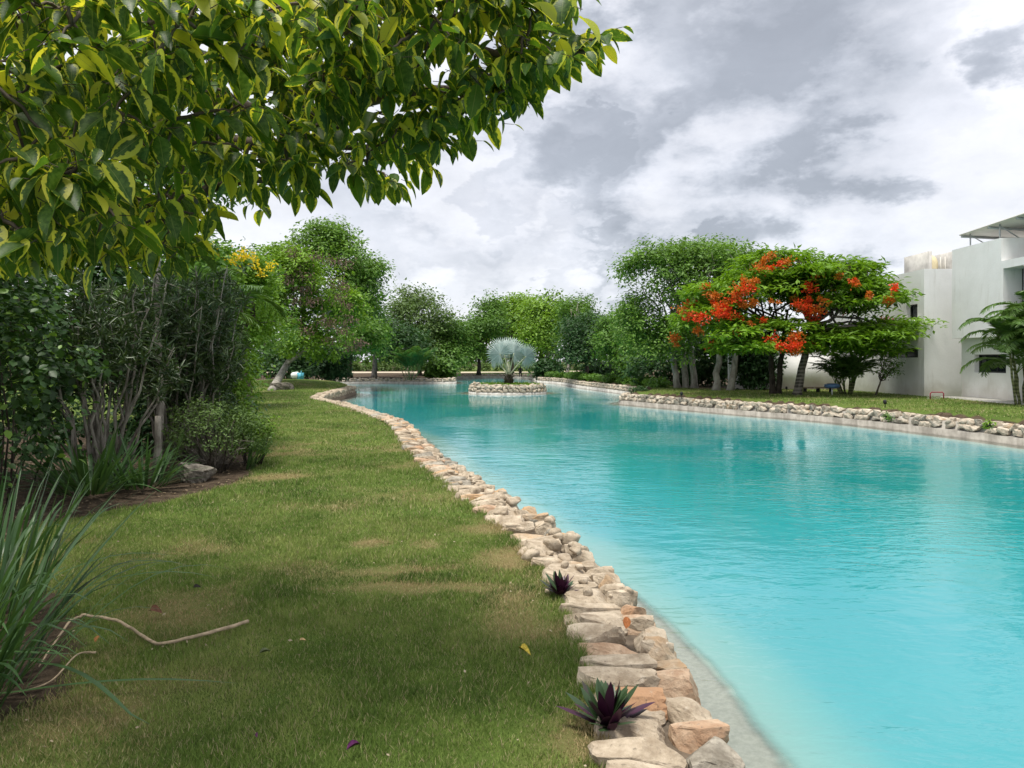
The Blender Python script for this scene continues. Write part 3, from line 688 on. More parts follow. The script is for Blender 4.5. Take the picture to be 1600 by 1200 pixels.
# trees at the far end
FAR = [
 ('round_tree', 'dark green tree with a single dark trunk left of the silver fan palm', g0(748, 583.5, .1), [ell(765, 515, 86, 38, 46, 4), ell(738, 540, 85, 32, 34, 3.5)], 200, 46, .36, .2, 'f_mid', 'bark_dark', .25),
 ('round_tree', 'bright green tree behind the silver fan palm', g0(800, 583, .1), [ell(806, 496, 92, 36, 30, 5), ell(790, 520, 92, 40, 34, 4)], 200, 46, .40, .22, 'f_bright', 'bark_dark', .25),
 ('round_tree', 'yellowish green spreading tree with pale fluted trunks beyond the island', g0(856, 584, .1), [ell(850, 505, 80, 46, 40, 4), ell(876, 508, 82, 24, 30, 4), ell(845, 535, 78, 40, 26, 3)], 230, 46, .36, .2, 'f_bright', 'bark_grey', .3),
 ('round_tree', 'dark glossy tree with fluted trunk standing behind the clipped hedge', g0(917, 592), [ell(915, 530, 59, 36, 40, 2.6), ell(908, 555, 58, 34, 22, 2.2), ell(938, 524, 62, 28, 30, 2.5)], 230, 50, .26, .13, 'f_dark', 'bark_brown', .2),
 ('round_tree', 'light green small tree on a thin pole trunk near the hedge', g0(886, 590), [ell(895, 510, 70, 26, 40, 2.5), ell(905, 490, 72, 24, 22, 2)], 110, 46, .30, .15, 'f_mid', 'bark_grey', .14),
 ('round_tree', 'green tree filling the gap between the dark glossy tree and the pale trunks', g0(985, 598), [ell(968, 540, 50, 34, 50, 2.2), ell(985, 575, 48, 30, 24, 1.8)], 170, 50, .24, .12, 'f_mid', 'bark_dark', .15),
 ('round_tree', 'dense dark spreading tree shading the soil bank', g0(584, 590, .05), [ell(585, 535, 66, 50, 40, 3.4), ell(630, 545, 66, 44, 32, 3.2), ell(560, 500, 68, 30, 40, 3)], 280, 50, .30, .15, 'f_dark', 'bark_grey', .28),
 ('round_tree', 'round topped olive green tree rising behind the dark spreading tree', g0(655, 586, .05), [ell(655, 495, 78, 46, 42, 4), ell(668, 530, 77, 38, 32, 3.5)], 220, 50, .32, .17, 'f_olive', 'bark_brown', .25),
 ('round_tree', 'mid green tree with low foliage right of the bamboo-like clump', g0(705, 586, .05), [ell(708, 540, 80, 30, 40, 3.5), ell(690, 560, 76, 34, 22, 3)], 170, 46, .34, .18, 'f_mid', 'bark_dark', .2),
 ('round_tree', 'tall full green tree behind the tree with brown pods', g0(547, 588, .1), [ell(525, 430, 52, 66, 62, 3.4), ell(505, 378, 52, 40, 30, 2.6), ell(565, 490, 52, 36, 60, 3), ell(575, 535, 50, 30, 30, 2.4)], 420, 56, .27, .14, 'f_light', 'bark_brown', .24),
]
for nm, lb, b, es, nc, per, L, W, mt, bk, r0 in FAR:
    make_tree(nm, lb, b, es, nc, per, L, W, mt, bk, None, .42, r0, 12, rc=.030 * es[0][1] ** .95 * .62)

# tree with brown seed pods and leaning spotted trunk
base = on(424, 606, .18)
PX = [ell(470, 460, 42, 70, 70, 3), ell(440, 430, 42, 46, 50, 2.5), ell(520, 500, 42, 56, 60, 2.6), ell(480, 545, 41, 50, 28, 2.2), ell(420, 480, 42, 40, 60, 2.4)]
tr = thing('pod_tree', base, 'leaning pale spotted trunk tree hung with brown seed pods', 'tree')
mb = MB(); C = crown(mb, PX, 360, 58, .25, .12, rc=.55, flat=.6, horiz=.6, sat=3); mb.build('crown', M['f_bright'], tr)
P = spline([base - (0, 0, .2), at(445, 575, 42.3), at(462, 545, 42), at(475, 500, 42), at(470, 450, 42)], 14)
mb = MB(); tube(mb, P, np.linspace(.22, .10, 14), 9, wob=.1); mb.build('trunk', M['bark_pale'], tr, True)
mb = MB(); tube(mb, spline([at(450, 568, 42.2), at(478, 547, 41.6), at(502, 535, 41.2)], 8), np.linspace(.11, .05, 8), 7)
for c in C[:22]: tube(mb, branch_path(P[R.integers(8, 14)], c, 6, .05, .1), np.linspace(.07, .02, 6), 6)
mb.build('limbs', M['bark_pale'], tr, True)
mb = MB()
for px, py in ((455, 395), (470, 410), (450, 425), (495, 400), (520, 405), (540, 410), (480, 450), (465, 470), (540, 450), (530, 465), (545, 478), (525, 440), (490, 470), (460, 500), (505, 500), (520, 505), (545, 500), (480, 515), (515, 530), (550, 540), (475, 430), (448, 440), (535, 515), (565, 535)):
    n = 70; c = at(px, py, 39.4 + R.uniform(-.3, .6)); pos = c + R.normal(size=(n, 3)) * (.26, .2, .17)
    leaves(mb, RH, pos, nrm(R.normal(size=(n, 3)) * .6 + (0, 0, -1)), runit(n), R.uniform(.10, .22, n), .07, R.random(n), R.random(n))
mb.build('seed_pods', M['pods'], tr, kind='stuff')

# yellow flowering tree
b = np.array((-8.6, 24, .1))
tr, C, _ = make_tree('yellow_flower_tree', 'green tree topped with yellow blossom sprays behind the oleander', b, [ell(375, 440, 24, 48, 38, 1.6), ell(330, 420, 24, 46, 40, 1.5), ell(400, 480, 25, 34, 50, 1.5), ell(360, 520, 25, 60, 60, 1.6)], 260, 50, .16, .075, 'f_bright', rc=.4)
for px, py in ((335, 400), (345, 408), (352, 398), (360, 405), (366, 412), (376, 400), (385, 405), (372, 398), (356, 415), (340, 392), (380, 395), (395, 402), (368, 420), (422, 416), (320, 378), (408, 428), (330, 388), (398, 412)):
    n = 34; c = at(px, py, 22.3); mb = MB(); leaves(mb, RH, c + R.normal(size=(n, 3)) * .085, runit(n), runit(n), R.uniform(.06, .10, n), R.uniform(.05, .08, n), R.random(n), R.random(n)); mb.build('blossom_cluster', M['yellow'], tr, kind='stuff')

# trees at the back of the left shrubbery, mostly screened
for lb, b, es, mt in (
    ('dark tree filling the back of the shrubbery behind the broad-leaved shrub', (-11, 15.5, .1), [(-11.5, 15.5, 3.2, 2.4, 2, 2.4), (-9.6, 16.5, 2.4, 2, 2, 2)], 'f_dark'),
    ('mid green tree at the back of the shrubbery behind the oleanders', (-8.6, 18.5, .1), [(-9, 18.5, 3.2, 2.0, 2, 2.4), (-8.2, 19, 1.6, 1.8, 1.6, 1.6)], 'f_mid'),
    ('dark shrubby tree beyond the yellow blossom tree', (-11.5, 30, .1), [(-12, 30, 3.5, 3, 2, 3), (-13, 34, 2.6, 3, 2.5, 2.6)], 'f_mid')):
    make_tree('garden_tree', lb, b, es, 190, 46, .20, .10, mt, 'bark_dark', rc=.5)

# hedges and bushes
def bush(name, label, ells, n, per, L, W, mat, rc, cat='bush', stem=True, **kw):
    Lf = L; e = np.array(ells); b = np.array((e[0][0], e[0][1], 0.05 if name != 'clipped_hedge' else .1)); tr = thing(name, b, label, cat)
    mb = MB(); C = crown(mb, ells, n, per, L, W, rc=rc, low=-.9, **kw); mb.build('foliage', M[mat], tr)
    mb = MB()
    for c in C[:14]: tube(mb, branch_path((c[0] * .5 + b[0] * .5, c[1] * .5 + b[1] * .5, b[2] - .1), c, 4, .02, .08), np.linspace(.012, .005, 4) * (1 if Lf < .11 else 2.2), 5)
    mb.build('stems', M['bark_dark'], tr, kind='stuff'); return tr
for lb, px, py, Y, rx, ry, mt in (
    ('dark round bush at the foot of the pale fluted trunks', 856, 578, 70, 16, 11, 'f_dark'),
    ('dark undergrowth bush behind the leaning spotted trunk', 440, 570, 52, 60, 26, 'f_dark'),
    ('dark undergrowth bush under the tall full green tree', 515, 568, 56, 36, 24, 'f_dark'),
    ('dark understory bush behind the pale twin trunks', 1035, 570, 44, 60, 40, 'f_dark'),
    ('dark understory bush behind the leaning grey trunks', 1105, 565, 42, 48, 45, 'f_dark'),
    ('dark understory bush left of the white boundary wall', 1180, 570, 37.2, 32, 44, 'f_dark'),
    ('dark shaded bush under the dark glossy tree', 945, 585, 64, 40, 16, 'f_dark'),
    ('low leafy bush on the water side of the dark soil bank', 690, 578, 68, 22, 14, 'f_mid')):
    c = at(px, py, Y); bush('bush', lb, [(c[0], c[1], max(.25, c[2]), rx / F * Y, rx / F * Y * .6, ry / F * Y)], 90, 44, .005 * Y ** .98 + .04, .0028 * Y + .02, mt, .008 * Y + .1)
# long clipped hedge along the far right wall
HP = dense([(3.6, 66.5), (5.1, 62.4), (5.9, 55.4), (6.8, 50.2), (7.6, 45.8), (8.2, 42.5), (8.0, 39.6)], .8)
hd = thing('clipped_hedge', (6, 54, .1), 'low clipped dark hedge running along the far stone wall', 'hedge')
mb = MB(); crown(mb, [(p[0], p[1], .30, .55, .55, .26) for p in HP], 420, 40, .15, .08, rc=.2, low=-1); mb.build('foliage', M['f_mid'], hd)
mb = MB()
for p in HP: tube(mb, [(p[0], p[1], 0), (p[0], p[1], .3)], .02, 5)
mb.build('stems', M['bark_dark'], hd)
# distant wood
mb = MB(); EE = [(x, 118 + R.uniform(-4, 6), R.uniform(2.6, 4.6), R.uniform(4, 6), 4, R.uniform(3.2, 4.6)) for x in np.arange(-95, 110, 6.5)]
crown(mb, EE, 1500, 36, .75, .42, rc=1.25, low=-.9)
obj('distant_wood', mb.mesh('distant_wood', M['f_mid']), label='distant belt of green trees beyond the sandy path', cat='wood', kind='stuff')
mb = MB(); EE = [(x, 108.5, .55, .9, .8, .7) for x in np.arange(-45, 30, 1.1)]; crown(mb, EE, 800, 24, .28, .16, rc=.4, low=-.9)
obj('roadside_hedge', mb.mesh('roadside_hedge', M['f_olive']), label='low olive hedge along the sandy path behind the far trees', cat='hedge', kind='stuff')

# ------------------------------------------------------------------ palms
def frond(parent, base, az, elev, L, droop, mat, n=34, ll=.42, name='frond', lw=.028, tone=.5, hang=.5):
    d = np.array((math.cos(az), math.sin(az), 0)); u = np.linspace(0, 1, 14); thv = elev - droop * u ** 1.25
    ds = L / 13; st_ = np.stack([d * math.cos(q) + np.array((0, 0, math.sin(q))) for q in thv]) * ds; P = np.asarray(base) + np.concatenate([np.zeros((1, 3)), np.cumsum(st_[:-1], 0)])
    mb = MB(); tube(mb, P, np.linspace(.018, .004, 14) * (L / 2) ** .5, 5, rnd=.9, tone=.9)
    k = np.linspace(.22, .99, n); C = np.stack([np.interp(k, u, P[:, i]) for i in range(3)], 1); T = nrm(np.stack([np.interp(k, u, np.gradient(P, axis=0)[:, i]) for i in range(3)], 1))
    side = nrm(np.cross(T, (0, 0, 1.0))); up = np.cross(side, T); ln = ll * (np.sin(np.pi * (k * .86 + .08)) ** .7)
    for s in (-1, 1):
        dd = nrm(side * s + T * .62 + up * .25 + np.array((0, 0, -hang)) * k[:, None] + R.normal(size=(n, 3)) * .08)
        leaves(mb, NARROW, C, dd, up + R.normal(size=(n, 3)) * .15, ln * R.uniform(.85, 1.1, n), lw, R.random(n), np.full(n, tone) + R.normal(size=n) * .12)
    return mb.build(name, M[mat], parent)
def areca(label, base, nst, H, spread, nf, L, mat='f_areca', droop=.55, ll=.45, azr=None, lw=.03, er=(.9, 1.4), nl=28, name='areca_palm'):
    base = np.asarray(base, float); tr = thing(name, base, label, 'palm')
    for i in range(nst):
        a = i * 2.4 + R.normal() * .3; o = R.uniform(.10, .45) * spread; h = H * R.uniform(.35, 1)
        b = base + (math.cos(a) * o * .6, math.sin(a) * o * .6, -.1); tp = base + (math.cos(a) * o * 1.3, math.sin(a) * o * 1.3, h)
        mb = MB(); tube(mb, branch_path(b, tp, 7, .0, .02), np.linspace(.045, .03, 7), 7); mb.build('stem', M['palm_stem'], tr, True)
        k = max(4, nf // nst)
        for j in range(k):
            az = a + j * 2 * math.pi / k + R.normal() * .35
            frond(tr, tp, az, R.uniform(*er), L * R.uniform(.75, 1.15), droop * R.uniform(.7, 1.3), mat, nl, ll, tone=R.uniform(.25, .8), lw=lw)
    return tr
areca('feathery palm clump against the white wall under the flame tree', on(1325, 617, .1), 12, .75, 1.3, 66, 1.75, droop=1.5, ll=.34, lw=.026, er=(.95, 1.5))
areca('tall feather palm with arching fronds in front of the house', (16.7, 24.0, .1), 9, 2.9, 1.2, 63, 1.9, droop=1.9, ll=.48, lw=.034, er=(.8, 1.4))
areca('dark feather palm clump beside the forked flame tree trunk', on(1180, 607, .1), 8, 1.9, 1.2, 34, 1.4, droop=1.7, ll=.36)
areca('feather palm with long drooping fronds behind the oleander', (-5.95, 13.6, .1), 5, 2.2, .9, 34, 2.0, droop=2.1, ll=.5, lw=.024, nl=40, er=(.9, 1.4))
areca('upright palm clump at the water end of the soil bank', on(640, 591.5, .05), 9, .9, 1.6, 40, 2.7, droop=1.2, ll=.6, lw=.05, er=(1.1, 1.5))
areca('small leaning palm on the lawn behind the clipped hedge', on(986, 597, .1), 1, 1.8, .9, 10, 1.9, droop=1.8, ll=.6, lw=.06, er=(.6, 1.3))
# small slender tree by the house wall
make_tree('slender_tree', 'small sparse tree with thin curved stem by the house wall', on(1366, 619, .1), [ell(1385, 575, 30.4, 22, 22, .5), ell(1396, 590, 30.4, 16, 14, .4)], 42, 16, .13, .05, 'f_mid', 'bark_brown', [(0, 0, .1, 0)], .4, .05, 14, rc=.2)

# silver fan palm on the island
PB = np.array((ISL_C[0] + .08, ISL_C[1] - .1, .06)); fp = thing('fan_palm', PB, 'silvery blue fan palm standing on the round island', 'palm')
mb = MB(); tube(mb, [PB + (0, 0, -.1), PB + (0, 0, .2), PB + (0, 0, .45), PB + (0, 0, .66)], [.24, .30, .27, .15], 11, wob=.2); mb.build('trunk', M['bark_dark'], fp)
for i in range(34):
    a = R.uniform(0, 6.28); z = R.uniform(.05, .6); mb = MB(); d = np.array((math.cos(a), math.sin(a), .9))
    leaves(mb, RH, (PB + (math.cos(a) * .2, math.sin(a) * .2, z))[None], d[None], np.array([(math.cos(a), math.sin(a), -.3)]), R.uniform(.22, .36), .14, R.random(1), R.random(1)); mb.build('boot', M['bark_brown'], fp)
def fan(hub_px, r_px, ang, span, Y, face, cup=.16):
    hub = at(*hub_px, Y); Rr = r_px / F * Y; st = PB + (0, 0, .55)
    nv = nrm(np.array(face, float)); mid_ = nrm(np.array((math.cos(ang), 0, math.sin(ang)))); mid_ = nrm(mid_ - nv * (mid_ @ nv)); sid = np.cross(nv, mid_)
    mb = MB(); tube(mb, branch_path(st, hub, 7, .03, .0), np.linspace(.055, .03, 7), 6); pt = mb.build('petiole', M['petiole'], fp, True)
    mb = MB(); n = 30; a = np.linspace(-span, span, n); dl = 2 * span / (n - 1)
    for i, q in enumerate(a):
        rr = Rr * (1 - .16 * (abs(q) / span) ** 2) * R.uniform(.94, 1.03)
        def pt_(an, r): 
            p = mid_ * math.cos(an) + sid * math.sin(an); return hub + p * r - nv * (cup * Rr * (r / Rr) ** 2) 
        z = .045 * Rr
        V = [hub, pt_(q - dl * .5, rr * .55) - nv * z, pt_(q, rr * .62) + nv * z, pt_(q + dl * .5, rr * .55) - nv * z, pt_(q - dl * .15, rr * .82), pt_(q + dl * .15, rr * .82), pt_(q + R.normal() * .01, rr)]
        mb.add(V, np.array([(0, 1, 2), (0, 2, 3), (1, 4, 2), (4, 5, 2), (2, 5, 3), (4, 6, 5)]), None, R.random(), .5 + .35 * R.normal())
    return mb.build('fan_leaf', M['silver'], fp)
fan((781, 553), 26, 2.5, 2.45, 45.2, (-.35, -1, .1)); fan((787, 550), 28, 1.9, 1.9, 46.0, (.2, -1, .3)); fan((796, 546), 25, 1.5, 2.2, 46.7, (-.1, -1, .45))
fan((803, 552), 26, .85, 2.4, 45.7, (.35, -1, .15)); fan((822, 557), 24, .20, 2.25, 45.2, (.5, -1, .0)); fan((792, 560), 28, 1.6, 1.3, 47.2, (-.3, -1, .3)); fan((774, 562), 18, 3.0, 1.7, 46.6, (-.9, -.6, .2))

# ------------------------------------------------------------------ white house
def white_wall():
    m, t = newmat('white_stucco'); p = wpos(t)
    mpn = t.n('ShaderNodeMapping'); t.link(p, mpn.inputs[0]); mpn.inputs['Scale'].default_value = (1.6, 1.6, .22)
    st = t.noise(mpn.outputs[0], 2.2, 5, .65); n = t.noise(p, 1.1, 5, .6); sx = t.n('ShaderNodeSeparateXYZ'); t.link(p, sx.inputs[0])
    c = t.mix(t.mr(n, .3, .7), (.80, .795, .785), (.87, .865, .86))
    c = t.mix(t.math('MULTIPLY', t.mr(st, .54, .72), .34), c, (.50, .47, .42))
    low = t.math('MULTIPLY', t.mr(t.math('ADD', sx.outputs[2], t.math('MULTIPLY', t.math('SUBTRACT', n, .5), 1.2)), .85, .05), .5)
    c = t.mix(low, c, (.40, .35, .28))
    out(t, principled(t, c, .85, .2, t.bump(t.noise(p, 14.0, 5, .65), .25, .02))); return m
M['white'] = white_wall()
M['stained'] = plain('stained_plaster', (.47, .455, .425), .85, .2, .25, 1.6, .3)
M['grey_tex'] = plain('grey_textured_render', (.50, .49, .47), .9, .2, .22, 9.0, .9, 0, 18.0)
M['frame'] = plain('dark_frame', (.02, .02, .022), .4, .4, .05)
M['metal'] = plain('galvanised', (.42, .43, .44), .45, .5, .1, 6, 0, .3)
m, t = newmat('window_glass'); out(t, principled(t, (.018, .022, .028), .06, .5)); M['glass'] = m
M['curtain'] = plain('curtain', (.42, .43, .44), .8, .2, .1, 20)
M['tank'] = plain('water_tank', (.60, .52, .33), .6, .3, .1, 4)
M['canopy'] = plain('canopy_sheet', (.66, .64, .58), .6, .3, .06, 3)
def wall_face(mb, axis, c, a0, a1, z0, z1, holes=(), depth=.25, sgn=-1):
    """stucco face on plane axis=c spanning a0..a1, with real openings and reveals going depth inward"""
    A = sorted({a0, a1, *[h[0] for h in holes], *[h[1] for h in holes]}); Z = sorted({z0, z1, *[h[2] for h in holes], *[h[3] for h in holes]})
    pt = (lambda a, z, k=0.0: (c - sgn * k, a, z)) if axis == 'x' else (lambda a, z, k=0.0: (a, c - sgn * k, z))
    for i in range(len(A) - 1):
        for j in range(len(Z) - 1):
            am, zm = (A[i] + A[i + 1]) / 2, (Z[j] + Z[j + 1]) / 2
            if any(h[0] < am < h[1] and h[2] < zm < h[3] for h in holes): continue
            mb.add([pt(A[i], Z[j]), pt(A[i + 1], Z[j]), pt(A[i + 1], Z[j + 1]), pt(A[i], Z[j + 1])], np.array([(0, 1, 2, 3)]))
    for h in holes:
        a, b, z, y = h[:4]; k = h[4] if len(h) > 4 else depth; cs = [(a, z), (b, z), (b, y), (a, y)]
        for q in range(4):
            (m0, n0), (m1, n1) = cs[q], cs[(q + 1) % 4]; mb.add([pt(m0, n0), pt(m1, n1), pt(m1, n1, k), pt(m0, n0, k)], np.array([(0, 1, 2, 3)]))
def quad(mb, *pts): mb.add(pts, np.array([list(range(len(pts)))]))
HZ = .08
house = thing('white_house', (17.6, 29, HZ), 'two storey flat roofed white stucco house with overhanging upper box', 'house')
# wing A (farther)
xa, ya0, ya1, za = 16.8, 30.0, 39.0, 5.33
mb = MB(); wall_face(mb, 'x', xa, ya0, ya1, HZ - .1, za, [(30.45, 33.2, 1.72, 2.12), (30.5, 31.4, 3.30, 3.95)])
wall_face(mb, 'y', ya0, xa, 18.6, HZ - .1, za); wall_face(mb, 'y', ya1, xa, 24, HZ - .1, za); quad(mb, (xa, ya0, za - .12), (24, ya0, za - .12), (24, ya1, za - .12), (xa, ya1, za - .12))
quad(mb, (xa + .18, ya0 + .01, za), (xa, ya0 + .01, za), (xa, ya1, za), (xa + .18, ya1, za)); quad(mb, (xa + .18, ya0, za), (xa + .18, ya1, za), (xa + .18, ya1, za - .12), (xa + .18, ya0, za - .12))
mb.build('lower_wing_wall', M['white'], house)
def window_x(parent, x, y0, y1, z0, z1, mull=(), curtain=False):
    w0 = MB(); f = .05
    for b in ((y0, y1, z0, z0 + f), (y0, y1, z1 - f, z1), (y0, y0 + f, z0 + f, z1 - f), (y1 - f, y1, z0 + f, z1 - f)): box(w0, x - .04, x + .02, *b)
    for q in mull: box(w0, x - .035, x + .02, q - .025, q + .025, z0 + f, z1 - f)
    wo_ = w0.build('window', M['frame'], parent)
    p = MB(); quad(p, (x, y0, z0), (x, y1, z0), (x, y1, z1), (x, y0, z1)); p.build('pane', M['glass'], wo_)
    if curtain:
        p = MB(); quad(p, (x - .012, y0 + f, z0 + (z1 - z0) * .42), (x - .012, y1 - f, z0 + (z1 - z0) * .42), (x - .012, y1 - f, z1 - f), (x - .012, y0 + f, z1 - f)); p.build('blind', M['curtain'], wo_)
window_x(house, xa + .24, 30.45, 33.2, 1.72, 2.12, (31.8,)); window_x(house, xa + .24, 30.5, 31.4, 3.30, 3.95)
mb = MB(); box(mb, xa - .42, xa + .02, 30.3, 31.7, 3.18, 3.27); mb.build('window_ledge', M['white'], house)
# wing B lower wall and overhanging upper box
xb, xl, yb = 17.25, 17.62, 28.85
mb = MB(); wall_face(mb, 'x', xl, 12, yb, HZ - .1, 2.46, [(26.25, 28.05, 1.14, 1.82)]); wall_face(mb, 'y', 12, xl, 24, HZ - .1, 2.46); wall_face(mb, 'y', yb, xl, 24, HZ - .1, 2.46, sgn=1)
mb.build('ground_floor_wall', M['white'], house); window_x(house, xl + .22, 26.25, 28.05, 1.14, 1.82, (27.0,))
mb = MB(); zt = 5.92
wall_face(mb, 'x', xb, 25.95, yb, 2.45, zt, [(25.95, 26.75, 3.2, 4.85, .62)][:0])
wall_face(mb, 'x', xb, 12, 25.95, 2.45, 5.10, [(13, 25.85, 2.9, 4.82, .75)])
wall_face(mb, 'y', yb, xb, 24, 2.45, zt, sgn=1); wall_face(mb, 'y', 25.95, xb, 24, 5.1, zt); wall_face(mb, 'y', 12, xb, 24, 2.45, 5.1)
quad(mb, (xb, 12, 2.45), (24, 12, 2.45), (24, yb, 2.45), (xb, yb, 2.45)); quad(mb, (xb, 25.95, zt), (24, 25.95, zt), (24, yb, zt), (xb, yb, zt)); quad(mb, (xb, 12, 5.1), (24, 12, 5.1), (24, 25.95, 5.1), (xb, 25.95, 5.1))
mb.build('upper_box', M['white'], house)
window_x(house, xb + .70, 25.15, 25.84, 2.92, 4.81, (), True)
mb = MB(); box(mb, xb + .22, xb + .78, 13.05, 25.13, 2.91, 4.81); mb.build('textured_panel', M['grey_tex'], house)
# roof tank enclosure
mb = MB(); box(mb, 17.85, 18.0, 31.55, 33.5, za - .15, 6.28); box(mb, 18.0, 19.0, 33.35, 33.5, za - .15, 6.28); box(mb, 18.85, 19.0, 31.55, 33.35, za - .15, 6.27); mb.build('tank_enclosure', M['stained'], house)
mb = MB(); tube(mb, [(18.32, 32.2, za - .12), (18.32, 32.2, za + .55), (18.32, 32.2, za + .72), (18.32, 32.2, za + .86)], [.28, .28, .22, .10], 18); mb.build('water_tank', M['tank'], house, True)
for x, y in ((18.6, 31.9), (18.74, 31.8)):
    mb = MB(); tube(mb, [(x, y, za - .1), (x - .03, y, za + .75)], .018, 6); mb.build('pipe', M['canopy'], house)
# roof canopy
cn = MB(); A = [(17.32, 28.5, 6.42), (17.32, 20, 6.72), (20.5, 20, 6.58), (20.5, 28.5, 6.24)]; V = A + [(x, y, z + .05) for x, y, z in A]
cn.add(V, np.array([(0, 1, 2, 3), (7, 6, 5, 4), (0, 4, 5, 1), (1, 5, 6, 2), (2, 6, 7, 3), (3, 7, 4, 0)])); can = cn.build('roof_canopy', M['canopy'], house)
for y in (28.4, 26.8, 25.3, 23.8):
    mb = MB(); z = 6.42 + (28.5 - y) / 8.5 * .30; tube(mb, [(17.34, y, z - .05), (20.4, y, z - .21)], .045, 6); mb.build('rafter', M['metal'], can)
for x, y, z0 in ((17.5, 28.1, zt), (17.5, 26.4, zt), (17.45, 25.0, 5.08), (17.45, 23.2, 5.08)):
    z = 6.42 + (28.5 - y) / 8.5 * .30; mb = MB(); tube(mb, [(x, y, z0 - .05), (x, y, z)], .028, 6); mb.build('post', M['metal'], can)
    mb = MB(); tube(mb, [(x, y, z - .06), (x + .7, y - .1, z0)], .02, 6); mb.build('brace', M['metal'], can)
mb = MB(); box(mb, 19.4, 19.55, 18, 26.2, 5.08, 6.35); mb.build('terrace_wall', M['stained'], house)
# boundary wall
bw = thing('boundary_wall', (13, 38, .05), 'plain white boundary wall behind the flame tree trunks', 'wall')
mb = MB(); box(mb, 11.2, 16.79, 38.0, 38.2, -.1, 1.98); mb.build('wall_panel', M['white'], bw)
mb = MB(); box(mb, 11.15, 16.79, 37.97, 38.23, 1.982, 2.04); mb.build('coping', M['stained'], bw)
# terrace slab at the foot of the house
mb = MB(); box(mb, 16.75, 17.6, 14, 28.8, -.1, .19); obj('patio', mb.mesh('patio', M['concrete_pale']), kind='structure')

# ------------------------------------------------------------------ foreground rubber tree
TB = np.array((-5.3, 6.5, .1)); ft = thing('rubber_tree', TB, 'variegated rubber tree with yellow edged leaves hanging over the lawn', 'tree')
m, t = newmat('variegated_leaf')
sx = t.n('ShaderNodeSeparateXYZ'); t.link(t.attr('luv', 'Vector'), sx.inputs[0]); u = t.math('ABSOLUTE', sx.outputs[0])
rv = t.math('FRACT', t.math('ADD', t.attr('rnd'), orand(t)))
cv = t.n('ShaderNodeCombineXYZ'); t.link(sx.outputs[0], cv.inputs[0]); t.link(t.math('MULTIPLY', sx.outputs[1], 3.2), cv.inputs[1]); t.link(t.math('MULTIPLY', rv, 61.0), cv.inputs[2])
nz = t.noise(cv.outputs[0], 2.6, 4, .6); nz2 = t.noise(cv.outputs[0], 1.0, 2, .5)
edge = t.math('ADD', u, t.math('ADD', t.math('MULTIPLY', t.math('SUBTRACT', nz, .5), 1.0), t.math('MULTIPLY', t.math('SUBTRACT', nz2, .5), .7)))
tip = t.mr(sx.outputs[1], .80, 1.0, 0.0, .35); edge = t.math('ADD', edge, tip)
thr = t.math('SUBTRACT', t.mr(rv, 0.0, 1.0, 1.0, .42, False), t.mr(rv, .93, .95, 0.0, .7))
msk = t.mr(edge, thr, t.math('ADD', thr, .10))
gr = t.mix(t.mr(nz, .35, .65), (.034, .082, .013), (.085, .155, .030)); gr = t.mix(t.mr(t.math('FRACT', t.math('MULTIPLY', rv, 7.0)), .3, 1.0, 0, .85), gr, (.085, .180, .020))
yl = t.mix(t.math('FRACT', t.math('MULTIPLY', rv, 13.0)), (.36, .42, .035), (.62, .59, .08))
lc = t.mix(msk, gr, yl)
rib = t.mr(u, .05, .015); lc = t.mix(t.math('MULTIPLY', rib, .7), lc, (.20, .25, .07))
vein = t.math('SINE', t.math('MULTIPLY', t.math('SUBTRACT', sx.outputs[1], t.math('MULTIPLY', u, .16)), 75.0))
lc = t.mix(t.mr(vein, .8, 1.0, 0, .09), lc, (.16, .22, .07))
sh = principled(t, lc, .42, .32, t.bump(vein, .05, .002)); tr_ = t.n('ShaderNodeBsdfTranslucent'); t.link(t.mix(1.0, lc, (1.5, 1.45, .6), 'MULTIPLY'), tr_.inputs[0])
mx = t.n('ShaderNodeMixShader'); mx.inputs[0].default_value = .48; t.link(sh, mx.inputs[1]); t.link(tr_.outputs[0], mx.inputs[2]); out(t, mx.outputs[0]); M['ficus'] = m
SIL = np.array([(-60, -60), (862, -60), (880, -5), (890, 50), (870, 90), (835, 112), (800, 145), (765, 180), (735, 205), (680, 235), (630, 255), (598, 285), (560, 268), (505, 240), (470, 275), (435, 305), (400, 318), (335, 318), (292, 345), (240, 372), (195, 395), (130, 402), (60, 400), (-60, 370)], float)
def depth_of(px, py, q): 
    d = 3.35 + .9 * np.clip((py - 60) / 260, 0, 1) * np.clip((px - 100) / 400, 0, 1)
    d = d + np.clip((650 - px) / 650, 0, 1) * (q * 2.6 - .9) + (q - .5) * .7
    return np.maximum(2.45, d)
pts = []
while len(pts) < 590:
    px, py = R.uniform(-60, 940), R.uniform(-60, 405)
    if sdist(np.array([(px, py)]), SIL)[0] > 0: pts.append(at(px, py, float(depth_of(px, py, R.random()))))
for px, py, Y in ((925, 62, 3.4), (905, 72, 3.42), (880, 80, 3.45), (915, 66, 3.38), (895, 60, 3.4), (860, 70, 3.5), (850, 85, 3.5), (830, 60, 3.5), (600, 285, 4.5), (610, 278, 4.5), (585, 270, 4.6), (640, 240, 4.4), (560, 262, 4.6), (20, 170, 2.7), (10, 250, 2.6), (40, 270, 2.7), (90, 380, 3.4), (130, 385, 3.4), (250, 350, 4.0), (215, 360, 3.9)): pts.append(at(px, py, Y))
for _ in range(34): pts.append(at(R.uniform(0, 290), R.uniform(325, 395), R.uniform(3.2, 4.4)))
n_in = len(pts)
